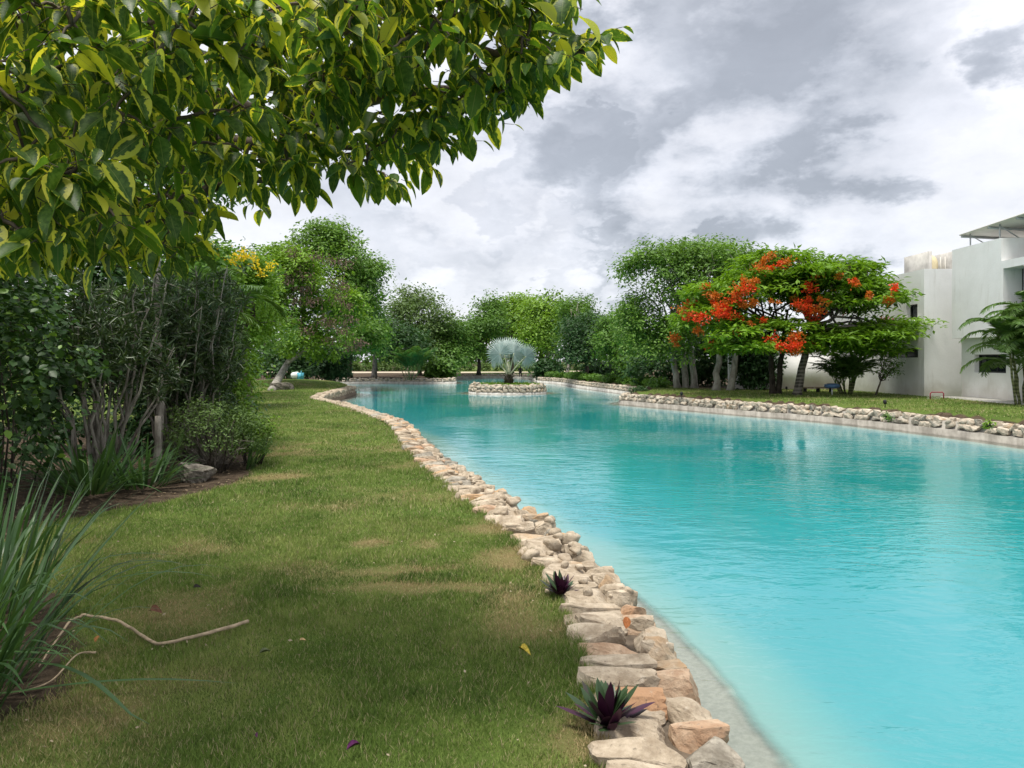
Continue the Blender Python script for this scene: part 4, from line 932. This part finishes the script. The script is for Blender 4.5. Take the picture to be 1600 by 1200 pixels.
while len(pts) < n_in + 250:                              # the rest of the crown, out of frame above and to the left
    p = np.array((R.uniform(-8, .5), R.uniform(.6, 9.5), R.uniform(2.9, 6.5)))
    px, py = CX + F * p[0] / p[1], HY - F * (p[2] - EYE) / p[1]
    if (px < -40 or py < -40) and (p[0] < -1.6 or R.random() < .35) and np.linalg.norm((p - (-3.6, 4.6, 4.0)) / (4.2, 4.6, 2.6)) < 1: pts.append(p)
pts = np.array(pts)
fork = TB + (.1, -.1, 2.1)
LIMB = [[fork, at(110, 190, 5.2), at(300, 60, 4.3), at(520, 14, 3.9), at(640, 8, 3.75), at(730, -5, 3.6), at(800, -30, 3.5)],
        [at(640, 8, 3.75), at(690, 45, 3.65), at(740, 72, 3.55), at(790, 86, 3.5), at(870, 87, 3.45), at(938, 76, 3.4)],
        [fork, at(140, 120, 5.0), at(240, 95, 4.7), at(330, 150, 4.5), at(450, 185, 4.4), at(600, 150, 4.1), at(700, 140, 4.0), at(790, 148, 3.9)],
        [fork, at(70, 250, 5.4), at(250, 215, 5.0), at(400, 225, 4.8), at(540, 228, 4.6), at(640, 242, 4.5)],
        [fork, at(60, 300, 5.2), at(170, 310, 4.6), at(260, 330, 4.2), at(340, 290, 4.3), at(440, 280, 4.4)],
        [fork, TB + (-.2, -.8, 3.4), TB + (.2, -2.6, 3.5), TB + (.9, -3.4, 3.2), at(60, 120, 2.8)],
        [fork, TB + (-.4, .5, 3.5), TB + (-.6, .9, 5.0)], [fork, TB + (-1.2, -.6, 3.2), TB + (-2.6, -1.2, 3.8)]]
mb = MB(); P = branch_path(TB - (0, 0, .2), fork, 7, 0, .03); tube(mb, P, np.linspace(.26, .19, 7), 11, wob=.12); mb.build('trunk', M['bark_dark'], ft, True)
LP = []
for i, l in enumerate(LIMB):
    S = spline(l, 40); mb = MB(); r0 = .10 if i not in (1,) else .026
    if i == 0: r0 = .055
    tube(mb, S, np.linspace(r0, .010, 40), 8, wob=.1); mb.build('limb', M['bark_brown'], ft, True); LP.append(S[14:])
LP = np.vstack(LP)
tw = MB(); lpos = []; ldir = []; lnr = []; lL = []
NODES = [*LP]; pts = pts[np.argsort([np.min(np.linalg.norm(LP - c, axis=1)) for c in pts])]
for c in pts:
    NA = np.array(NODES); k = np.argmin(np.linalg.norm(NA - c, axis=1)); a = NA[k]; NODES += [c, (a + c) / 2]; dv = nrm(c - a + (.12, -.02, .0)); L = R.uniform(.16, .32)
    S = branch_path(a, c, 5, .05, .08); tube(tw, S, np.linspace(.009, .004, 5), 4, cap=False)
    nl = R.integers(6, 9)
    for j in range(nl):
        u_ = j / (nl - 1); p = c + dv * L * (u_ - .55); az = j * 2.4 + R.random()
        sidev = np.array((math.cos(az), math.sin(az), 0)); pd = nrm(sidev * .8 + dv * .35 + np.array((0, 0, -.35 + .5 * (u_ > .85))))
        q = p + pd * R.uniform(.03, .06); tube(tw, [p, q], [.0022, .0016], 3, cap=False)
        hang = R.uniform(.10, 1.2); lpos.append(q); ldir.append(nrm(sidev * .7 + dv * .3 + np.array((0, 0, -hang)) + R.normal(size=3) * .15))
        lnr.append(nrm(sidev * .7 + np.array((0, 0, .75)) + R.normal(size=3) * .35)); lL.append(R.uniform(.085, .160) * (.7 if u_ > .9 else 1))
lpos, ldir, lnr, lL = map(np.array, (lpos, ldir, lnr, lL))
px = CX + F * lpos[:, 0] / lpos[:, 1]; py = HY - F * (lpos[:, 2] - EYE) / lpos[:, 1]
vis = (px > -10) & (px < 1000) & (py > -20) & (lpos[:, 1] > .5)
edge_s = np.where(vis, lL / np.maximum(lpos[:, 1], .5), 0); order = np.argsort(-edge_s)
tmpls = [leaf_tmpl(6, f, c, p) for f, c, p in ((.16, .12, .82), (.10, .22, .9), (.22, .05, .78), (.12, .30, .85))]
LM = []
for tm in tmpls:
    b_ = MB(); b_.add(tm[0], tm[1], tm[2]); LM.append(b_.mesh('leaf', M['ficus'], True))
asp = R.uniform(.42, .66, len(lL))
for k in order[:300]:
    y = nrm(ldir[k]); x = nrm(np.cross(y, lnr[k])); z = np.cross(x, y)
    o = obj('leaf', LM[k % 4], ft); mt = Matrix(((x[0] * lL[k] * asp[k], y[0] * lL[k], z[0] * lL[k], lpos[k][0]), (x[1] * lL[k] * asp[k], y[1] * lL[k], z[1] * lL[k], lpos[k][1]), (x[2] * lL[k] * asp[k], y[2] * lL[k], z[2] * lL[k], lpos[k][2]), (0, 0, 0, 1)))
    o.matrix_basis = mt
mb = MB(); rest = order[300:]
for q in range(4):
    s = rest[rest % 4 == q]; leaves(mb, tmpls[q], lpos[s], ldir[s], lnr[s], lL[s], lL[s] * asp[s], R.random(len(s)), .5)
mb.build('foliage', M['ficus'], ft, True, kind='stuff'); tw.build('twigs', M['bark_brown'], ft, kind='stuff')

# ------------------------------------------------------------------ shrubbery on the left
def oleander(label, base, ns, H, spread, nwh, mat='f_oleander', L=.16, W=.024, lowest=.35, lean=(0, 0)):
    base = np.asarray(base, float); tr = thing('oleander', base, label, 'shrub'); st = MB(); pos = []; dr = []
    for i in range(ns):
        a = R.uniform(0, 6.28); o = spread * math.sqrt(R.random()); h = H * R.uniform(.55, 1.05)
        tp = base + (math.cos(a) * o + lean[0], math.sin(a) * o * .8 + lean[1], h)
        S = branch_path(base + (math.cos(a) * o * .25, math.sin(a) * o * .25, -.05), tp, 8, .02, .035); tube(st, S, np.linspace(.022, .006, 8), 5, cap=False)
        for k in range(nwh):
            u_ = R.uniform(lowest, 1) ** .8; p = np.array([np.interp(u_, np.linspace(0, 1, 8), S[:, c]) for c in range(3)]); p2 = p + runit(1)[0] * R.uniform(.02, .30) * (1, 1, .6)
            if k % 2 == 0: tube(st, [p, p2], .004, 3, cap=False)
            pos.append(p2); dr.append(nrm(p2 - p + (0, 0, .25)))
    st.build('stems', M['bark_grey'], tr, True, kind='stuff')
    pos = np.array(pos); dr = np.array(dr); per = 13; idx = np.repeat(np.arange(len(pos)), per); n = len(idx)
    rad = runit(n); d = nrm(rad + dr[idx] * .55 + (0, 0, .05)); off = dr[idx] * R.uniform(-.12, .05, n)[:, None]
    mb = MB(); leaves(mb, NARROW, pos[idx] + off, d, np.cross(d, runit(n)) + (0, 0, .8), L * R.uniform(.65, 1.2, n), W * R.uniform(.8, 1.2, n), R.random(n), np.repeat(np.clip(R.normal(.5, .2, len(pos)), 0, 1), per))
    mb.build('foliage', M[mat], tr); return tr
oleander('tall dark oleander with bare stems behind the strap leaf clump', (-5.35, 9.6, .15), 30, 2.55, 1.05, 13, lowest=.5)
oleander('tall dense oleander behind the low twiggy bush', (-5.0, 11.1, .15), 36, 2.75, 1.0, 15, lowest=.3, lean=(.1, 0))
oleander('mid height oleander beside the drooping feather palm', (-5.45, 12.7, .1), 22, 2.2, .75, 12, lowest=.25, lean=(.1, 0))
# broad-leaved shrub at the left edge
bush('broad_leaf_shrub', 'dark shrub with round glossy light green leaves left of the oleander', [(-5.15, 7.4, 1.5, .9, .8, 1.35), (-5.9, 7.9, 2.2, 1.0, .9, 1.2)], 230, 22, .085, .06, 'f_broad', .2, 'shrub', horiz=.6, tm=NARROW)
bush('broad_leaf_shrub', 'dark leafy shrub behind the rubber tree trunk', [(-6.6, 9.3, 1.7, 1.2, 1.0, 1.7)], 170, 24, .10, .06, 'f_dark', .26, 'shrub', horiz=.6, tm=NARROW)
bush('undergrowth_shrub', 'dark leafy undergrowth filling the gap behind the bare oleander stems', [(-7.0, 12.6, .9, 1.6, .8, 1.1), (-5.7, 12.4, .7, 1.0, .7, .9)], 170, 26, .12, .06, 'f_dark', .28, 'shrub')
bush('undergrowth_shrub', 'dark leafy undergrowth between the drooping palm and the back trees', [(-6.6, 15.6, .9, 1.2, .8, 1.2)], 120, 26, .12, .06, 'f_dark', .28, 'shrub')
# low twiggy bush
tb = bush('twiggy_bush', 'low twiggy bush with small leaves above the grey rock', [(-4.35, 10.5, .58, .62, .55, .50), (-3.95, 10.9, .52, .40, .45, .42)], 210, 26, .05, .022, 'f_olive', .13, 'bush')
mb = MB()
for _ in range(110):
    a = runit(1)[0]; c = np.array((-4.3, 10.45, .55)) + a * (.66, .5, .48) * R.uniform(.5, 1.05); tube(mb, branch_path((-4.3 + a[0] * .1, 10.6, .05), c, 5, .05, .12), np.linspace(.009, .003, 5), 4, cap=False)
mb.build('twigs', M['bark_grey'], tb, kind='stuff')
bush('bush', 'bright green leafy tuft beside the twiggy bush on the lawn edge', [(-4.05, 11.3, .48, .42, .35, .38)], 60, 30, .06, .03, 'f_bright', .12, 'bush')
bush('bush', 'bright green leafy shrub under the drooping feather palm', [(-5.25, 13.9, 1.35, .5, .5, .5), (-5.4, 13.6, .8, .55, .5, .5)], 80, 34, .09, .045, 'f_bright', .2, 'shrub')
# strap leaved clumps
def strap(parent, base, az, L, W, elev, droop, mat, tone, name='leaf', seg=9):
    u_ = np.linspace(0, 1, seg); d = np.array((math.cos(az), math.sin(az), 0)); s = np.array((-d[1], d[0], 0))
    P = np.array([base + d * L * math.cos(elev) * x * (1 + .25 * droop * x) + np.array((0, 0, L * math.sin(elev) * x - droop * L * x ** 2.6)) for x in u_]); P[:, 2] = np.maximum(P[:, 2], base[2] + .015)
    wd = W * .5 * np.minimum(1, (1 - u_) * 3.2) ** .8 * (.7 + .3 * np.minimum(1, u_ * 4)); wd[-1] = .0008
    up = nrm(np.cross(np.gradient(P, axis=0), s)) * .18
    V = np.stack([P + s * wd[:, None] - up * wd[:, None], P, P - s * wd[:, None] - up * wd[:, None]], 1).reshape(-1, 3); i = np.arange(seg - 1)[:, None] * 3; q = np.concatenate([np.concatenate([i, i + 1, i + 4, i + 3], 1), np.concatenate([i + 1, i + 2, i + 5, i + 4], 1)])
    mb = MB(); mb.add(V, q, None, R.random(), tone); return mb.build(name, M[mat], parent, True)
def strap_clump(name, label, base, n, L, W, er, dr, azs, mat='f_strap', spread=.15, cat='plant'):
    tr = thing(name, base, label, cat)
    for _ in range(n):
        a = R.uniform(*azs); o = spread * math.sqrt(R.random()); b = np.array(base) + (math.cos(a) * o, math.sin(a) * o, -.02)
        strap(tr, b, a, L * R.uniform(.6, 1.15), W * R.uniform(.7, 1.2), R.uniform(*er), R.uniform(*dr), mat, np.clip(R.normal(.5, .25), 0, 1))
    return tr
strap_clump('strap_leaf_plant', 'arching grassy strap leaf clump at the lawn edge by the fallen twig', (-2.66, 3.45, .0), 190, 1.2, .021, (.85, 1.45), (.05, .55), (-.9, 6.0), spread=.32)
strap_clump('strap_leaf_plant', 'second grassy strap leaf clump further along beside the first', (-3.2, 4.5, .0), 110, 1.25, .022, (.9, 1.45), (.05, .45), (0, 6.28), spread=.3)
strap_clump('strap_leaf_plant', 'dark spiky strap leaf clump under the oleander', (-5.0, 8.75, .05), 110, 1.0, .035, (.4, 1.3), (.0, .35), (0, 6.28), spread=.35)
strap_clump('strap_leaf_plant', 'dark spiky strap leaf clump between the pale trunk and broad-leaved shrub', (-4.55, 9.1, .05), 70, .75, .03, (.35, 1.3), (.0, .35), (0, 6.28), spread=.3)
strap_clump('strap_leaf_plant', 'slender upright grass tuft at the lawn side of the twiggy bush', (-3.9, 10.75, .02), 40, .75, .012, (.7, 1.3), (.0, .3), (-1, 1.6), spread=.12)
sp = bpy.data.objects['strap_leaf_plant']
for b, az, L, e, dp in (((-2.35, 3.6, .12), -.62, 1.05, .25, .30), ((-2.5, 3.45, .02), .10, 1.15, .14, .13), ((-2.5, 3.4, .25), -.1, .5, .1, .15), ((-2.6, 4.0, .25), .25, .95, .42, .30), ((-2.6, 4.1, .3), .2, .8, .5, .34), ((-2.7, 3.9, .3), .5, .9, .55, .35)):
    strap(sp, np.array(b), az, L, .022, e, dp, 'f_strap', .8)
# pale trunk in the shrubbery
pt = thing('palm_trunk_tree', (-4.85, 10.0, .1), 'slender pale trunk leaning up through the oleanders', 'tree')
mb = MB(); tube(mb, spline([(-4.85, 10.0, -.05), (-4.92, 10.3, .9), (-5.1, 10.6, 1.9), (-5.25, 10.9, 3.2), (-5.3, 11, 4.2)], 16), np.linspace(.055, .035, 16), 9, wob=.2); mb.build('trunk', M['bark_grey'], pt, True)
mb = MB(); tube(mb, spline([(-4.72, 9.85, -.05), (-4.74, 9.85, .5), (-4.76, 9.9, .85)], 8), np.linspace(.05, .042, 8), 8, wob=.1); mb.build('stake', M['bark_grey'], pt, True)
mb = MB(); crown(mb, [(-5.3, 11, 4.4, 1.2, 1, .7)], 90, 30, .14, .06, rc=.3); mb.build('crown', M['f_mid'], pt)

# purple-leaved rosettes on the wall edge
m, t = newmat('purple_leaf'); g = t.n('ShaderNodeNewGeometry'); c = t.mix(t.mr(t.math('ADD', t.attr('rnd'), t.math('MULTIPLY', g.outputs['Backfacing'], .55)), .42, .75), (.032, .066, .022), (.050, .012, .034))
out(t, principled(t, c, .4, .4)); M['purple'] = m
for lb, b, L, n in (('larger purple and green rosette plant beside the rust coloured stones', on(948, 1140), .225, 40), ('smaller dark purple rosette plant tucked against the pale stones', on(876, 932), .175, 36)):
    tr = thing('rosette_plant', b, lb, 'plant')
    for i in range(n):
        k = i / n; strap(tr, np.array(b) + (R.normal() * .012, R.normal() * .012, .01), i * 2.4 + R.normal() * .2, L * R.uniform(.8, 1.15), .046 * L / .24, .40 + 1.0 * k, .06 + .12 * R.random(), 'purple', .5)
tr = bush('bush', 'tiny weed growing from the stones of the right bank', [(*at(1388, 648, 20.9)[:2], .0, .13, .1, .13)], 14, 14, .05, .03, 'f_mid', .07)
tr = bush('bush', 'bright green seedling between the stones of the right bank', [(*at(1546, 662, 18.2)[:2], -.0, .11, .1, .14)], 12, 14, .07, .035, 'f_bright', .06)
tr = bush('bush', 'dark low plant at the corner where the right bank begins', [(*at(1000, 607, 35.5)[:2], .16, .42, .3, .16)], 30, 24, .12, .05, 'f_dark', .14)

# ------------------------------------------------------------------ rocks, litter and fallen things
rk = obj('rock', rock_mesh('rock', M['rock'], 77, 8, 14, .04), label='grey weathered rock at the edge of the soil bed', cat='rock')
rk.location = (*on(306, 752)[:2], .10); rk.scale = (.52, .40, .30); rk.rotation_euler = (.1, .12, .4)
rk = obj('rock', rock_mesh('rock', M['rock'], 78, 6, 10, .04), label='low flat rock near the leaning spotted trunk', cat='rock')
rk.location = (*on(440, 606, .15)[:2], .22); rk.scale = (1.25, .8, .42); rk.rotation_euler = (0, 0, .2)
for lb, px, py, s in (('small pale stone behind the weathered rock', 318, 722, .11), ('small white stone by the twiggy bush', 348, 724, .07)):
    rk = obj('rock', ROCKS['stone_grey'][3], label=lb, cat='rock'); rk.location = (*on(px, py)[:2], .03); rk.scale = (s, s * .8, s * .6); rk.rotation_euler = (0, .1, px)
mb = MB(); n = 1500; x = R.uniform(-8, -2.4, n); y = R.uniform(6.2, 12.5, n); k = sdist(np.stack([x, y], 1), BED) > -.12; x, y = x[k], y[k]; n = len(x)
leaves(mb, RH, np.stack([x, y, ground_z(x, y) + .012], 1), nrm(np.stack([R.normal(size=n), R.normal(size=n), R.normal(size=n) * .25], 1)), nrm(R.normal(size=(n, 3)) * .4 + (0, 0, 1)), R.uniform(.02, .07, n), R.uniform(.012, .035, n), R.random(n), R.random(n))
M['litter'] = foliage('dry_litter', (.07, .05, .032), (.33, .26, .17), .8, .1, .05); obj('leaf_litter', mb.mesh('leaf_litter', M['litter']), label='dry leaf litter scattered over the soil bed', cat='leaf litter', kind='stuff')
mb = MB(); n = 240; y = R.uniform(2.4, 12, n); x = R.uniform(-.7, .3, n) * y; P2 = np.stack([x, y], 1); k = sdist(P2, PCOARSE) < -.5; x, y = x[k], y[k]; n = len(x)
leaves(mb, RH, np.stack([x, y, ground_z(x, y) + .028], 1), nrm(np.stack([R.normal(size=n), R.normal(size=n), R.normal(size=n) * .2], 1)), nrm(R.normal(size=(n, 3)) * .4 + (0, 0, 1)), R.uniform(.012, .035, n), R.uniform(.008, .016, n), R.random(n), R.random(n))
M['petal'] = foliage('pale_bits', (.20, .15, .09), (.42, .36, .26), .8, .1, .05); obj('leaf_litter', mb.mesh('leaf_litter', M['petal']), label='tiny pale leaf bits scattered over the lawn', cat='leaf litter', kind='stuff')
M['twig'] = plain('dry_twig', (.40, .31, .21), .8, .2, .25, 25, .4)
def kinked(P, n):
    P = np.array(P); s_ = np.linspace(0, len(P) - 1, n); Q = np.stack([np.interp(s_, np.arange(len(P)), P[:, i]) for i in range(3)], 1); return .65 * Q + .35 * spline(P, n) + R.normal(size=Q.shape) * .0015
tg = thing('fallen_twig', on(245, 1012), 'bent pale fallen branch lying on the lawn', 'branch')
mb = MB(); tube(mb, kinked([on(60, 1048) + (0, 0, .02), on(108, 988) + (0, 0, .06), on(132, 979) + (0, 0, .07), on(185, 983) + (0, 0, .05), on(245, 1013) + (0, 0, .025), on(310, 1002) + (0, 0, .03), on(388, 980) + (0, 0, .035)], 40), np.concatenate([np.linspace(.004, .008, 10), np.linspace(.008, .0105, 30)]), 7, wob=.25); mb.build('main_stem', M['twig'], tg, True)
mb = MB(); tube(mb, spline([on(150, 1028) + (0, 0, .03), on(120, 1032) + (0, 0, .03), on(80, 1070) + (0, 0, .02), on(30, 1088) + (0, 0, .02)], 20), np.linspace(.006, .003, 20), 6, wob=.2); mb.build('side_shoot', M['twig'], tg, True)
for nm, lb, px, py, L, W, col, az in (
    ('fallen_leaf', 'curled brown dead leaf behind the fallen branch', 234, 967, .085, .05, (.15, .07, .045), -.3), ('fallen_leaf', 'small dark curled dead leaf on the lawn', 302, 930, .05, .03, (.035, .03, .025), .4),
    ('fallen_leaf', 'orange brown dead leaf standing by the fallen branch', 149, 1018, .045, .022, (.42, .20, .07), 1.3), ('fallen_leaf', 'yellow and brown withered leaf near the stone edging', 812, 1028, .085, .035, (.55, .43, .07), -.9),
    ('fallen_leaf', 'purple fallen leaf at the front of the lawn', 541, 1192, .075, .02, (.13, .03, .11), .9), ('fallen_leaf', 'pale green narrow fallen leaf on the lawn', 405, 1036, .065, .016, (.20, .23, .12), .8),
    ('fallen_leaf', 'small purple fallen leaf in front of the fallen branch', 402, 1172, .04, .016, (.10, .03, .08), 2.2), ('fallen_leaf', 'small tan fallen leaf right of the fallen branch', 468, 1015, .035, .016, (.48, .33, .17), .2),
    ('fallen_leaf', 'rust coloured leaf caught between the edging stones', 1003, 982, .08, .045, (.33, .12, .04), 1.3)):
    mb = MB(); p = on(px, py); z = .05
    if py == 982: p = on(978, 984, .07); z = .075
    tm = leaf_tmpl(7, .35, .3, .8)
    leaves(mb, tm, np.array([(p[0], p[1], z)]), np.array([(math.cos(az), math.sin(az), .15 if 'standing' not in lb and 'caught' not in lb else 1.2)]), np.array([(.1, -.5, 1)]), L, W, .5, .5)
    mb.build(nm, plain('dead_leaf', col, .7, .2, .35, 60), None, True, label=lb, cat='leaf')

# ------------------------------------------------------------------ garden objects on the far lawns
M['red_tube'] = plain('red_tube', (.35, .03, .06), .45, .4, .1); M['white_net'] = plain('white_net', (.72, .72, .70), .8, .2, .05); M['blue'] = plain('blue_plastic', (.10, .20, .36), .5, .4, .2); M['cyan'] = plain('cyan_plastic', (.10, .42, .55), .45, .4, .15)
M['white_pl'] = plain('white_plastic', (.74, .75, .76), .5, .4, .06); M['wood'] = plain('weathered_wood', (.42, .33, .24), .8, .2, .2, 14); M['black'] = plain('black_plastic', (.012, .012, .013), .5, .3, .1)
gb = on(1464, 625, .12); gl_ = thing('toy_goal', gb, 'small red framed toy goal with white net on the grass by the house', 'goal')
mb = MB(); tube(mb, [gb + (-.25, 0, 0), gb + (-.25, 0, .24), gb + (-.20, 0, .29), gb + (.20, 0, .29), gb + (.25, 0, .24), gb + (.25, 0, 0)], .02, 8); mb.build('frame', M['red_tube'], gl_, True)
mb = MB()
for k in np.linspace(-.24, .24, 11): tube(mb, [gb + (k, .02, .28), gb + (k * 1.02, .26, .02)], .004, 3, cap=False)
for k in np.linspace(0, 1, 7): tube(mb, [gb + (-.25, .02 + .24 * k, .28 - .26 * k), gb + (.25, .02 + .24 * k, .28 - .26 * k)], .004, 3, cap=False)
mb.build('net', M['white_net'], gl_)
tb_ = on(1300, 617.5, .12); ta = thing('garden_table', tb_, 'small blue topped table on one white leg near the palm clump', 'table')
mb = MB(); tube(mb, [tb_ + (0, 0, 0), tb_ + (0, 0, .33)], .03, 8); mb.build('leg', M['white_pl'], ta, True)
mb = MB(); tube(mb, [tb_ + (0, 0, .30), tb_ + (0, 0, .36), tb_ + (0, 0, .46), tb_ + (0, 0, .50)], [.22, .32, .30, .16], 16, wob=.08); mb.build('top', M['blue'], ta, True)
bb = on(1278, 613, .12); be = thing('low_bench', bb, 'long low tan plank bench in front of the white boundary wall', 'bench')
mb = MB(); box(mb, bb[0] - .95, bb[0] + .95, bb[1] - .14, bb[1] + .14, .31, .37); mb.build('seat', M['wood'], be)
for k in (-.6, .0, .6): mb = MB(); box(mb, bb[0] + k - .05, bb[0] + k + .05, bb[1] - .1, bb[1] + .1, .05, .31); mb.build('leg', M['black'], be)
for lb, px, py in (('small black garden light on the lawn edge between pale trunks and water', 1065, 622), ('small black garden light beside the forked flame tree trunk', 1229, 612), ('small black garden light on the lawn in front of the white house', 1383, 637)):
    b = on(px, py, .1); s = thing('garden_light', b, lb, 'garden light')
    mb = MB(); tube(mb, [b + (0, 0, -.05), b + (0, 0, .12)], .012, 6); mb.build('spike', M['black'], s)
    mb = MB(); tube(mb, [b + (0, 0, .11), b + (0, 0, .14), b + (0, .02, .22), b + (0, .03, .24)], [.03, .055, .055, .035], 10); mb.build('lamp_head', M['black'], s)
cb = np.array((-13.7, 47.0, float(ground_z(np.array([-13.7]), np.array([47.0]))[0]) - .02)); ct_ = thing('plastic_tub', cb, 'white and blue plastic tub lying under the trees at the lawn edge', 'tub')
mb = MB(); tube(mb, [cb + (-.38, 0, .22), cb + (-.32, 0, .24), cb + (0, 0, .25), cb + (.06, 0, .25)], [.12, .20, .24, .22], 14); mb.build('body', M['white_pl'], ct_, True)
mb = MB(); box(mb, cb[0] + .03, cb[0] + .36, cb[1] - .2, cb[1] + .2, cb[2] - .04, cb[2] + .42); tube(mb, [cb + (.30, -.22, -.05), cb + (.30, -.22, .55)], .02, 6); mb.build('lid', M['cyan'], ct_)

# person in dark clothes sitting on the far pool wall
pb = np.array(at(813, 590, 84.0)); pb[1] = 83.9; pb[2] = .06; pb[0] = (813 - 800) / F * 83.9
def person(loc):
    J = {'pel': (0, 0, .12), 'spi': (0, .03, .36), 'che': (0, .0, .55), 'nek': (0, -.02, .68), 'hed': (0, -.05, .80), 'hdt': (0, -.05, .90),
         'shl': (-.18, 0, .58), 'ell': (-.25, -.10, .36), 'hal': (-.14, -.30, .22), 'shr': (.18, 0, .58), 'elr': (.25, -.10, .36), 'har': (.14, -.30, .22),
         'hpl': (-.10, -.02, .10), 'knl': (-.12, -.44, .12), 'ftl': (-.12, -.46, -.32), 'tol': (-.12, -.60, -.36), 'hpr': (.10, -.02, .10), 'knr': (.12, -.44, .12), 'ftr': (.12, -.46, -.32), 'tor': (.12, -.60, -.36)}
    E = [('pel', 'spi'), ('spi', 'che'), ('che', 'nek'), ('nek', 'hed'), ('hed', 'hdt'), ('che', 'shl'), ('shl', 'ell'), ('ell', 'hal'), ('che', 'shr'), ('shr', 'elr'), ('elr', 'har'), ('pel', 'hpl'), ('hpl', 'knl'), ('knl', 'ftl'), ('ftl', 'tol'), ('pel', 'hpr'), ('hpr', 'knr'), ('knr', 'ftr'), ('ftr', 'tor')]
    rad = {'pel': .14, 'spi': .13, 'che': .15, 'nek': .055, 'hed': .095, 'hdt': .08, 'shl': .07, 'shr': .07, 'ell': .045, 'elr': .045, 'hal': .035, 'har': .035, 'hpl': .095, 'hpr': .095, 'knl': .065, 'knr': .065, 'ftl': .045, 'ftr': .045, 'tol': .035, 'tor': .035}
    k = list(J); me = bpy.data.meshes.new('person'); me.from_pydata([J[q] for q in k], [(k.index(a), k.index(b)) for a, b in E], [])
    o = bpy.data.objects.new('person', me); COL.objects.link(o); o.location = tuple(loc)
    o.modifiers.new('skin', 'SKIN'); 
    for i, q in enumerate(k): me.skin_vertices[0].data[i].radius = (rad[q], rad[q]); me.skin_vertices[0].data[i].use_root = (q == 'pel')
    s = o.modifiers.new('sub', 'SUBSURF'); s.levels = 1; s.render_levels = 1
    me.materials.append(M['black']); tag(o, 'person in dark clothes sitting on the far pool wall', 'person')
    return o
person(pb)
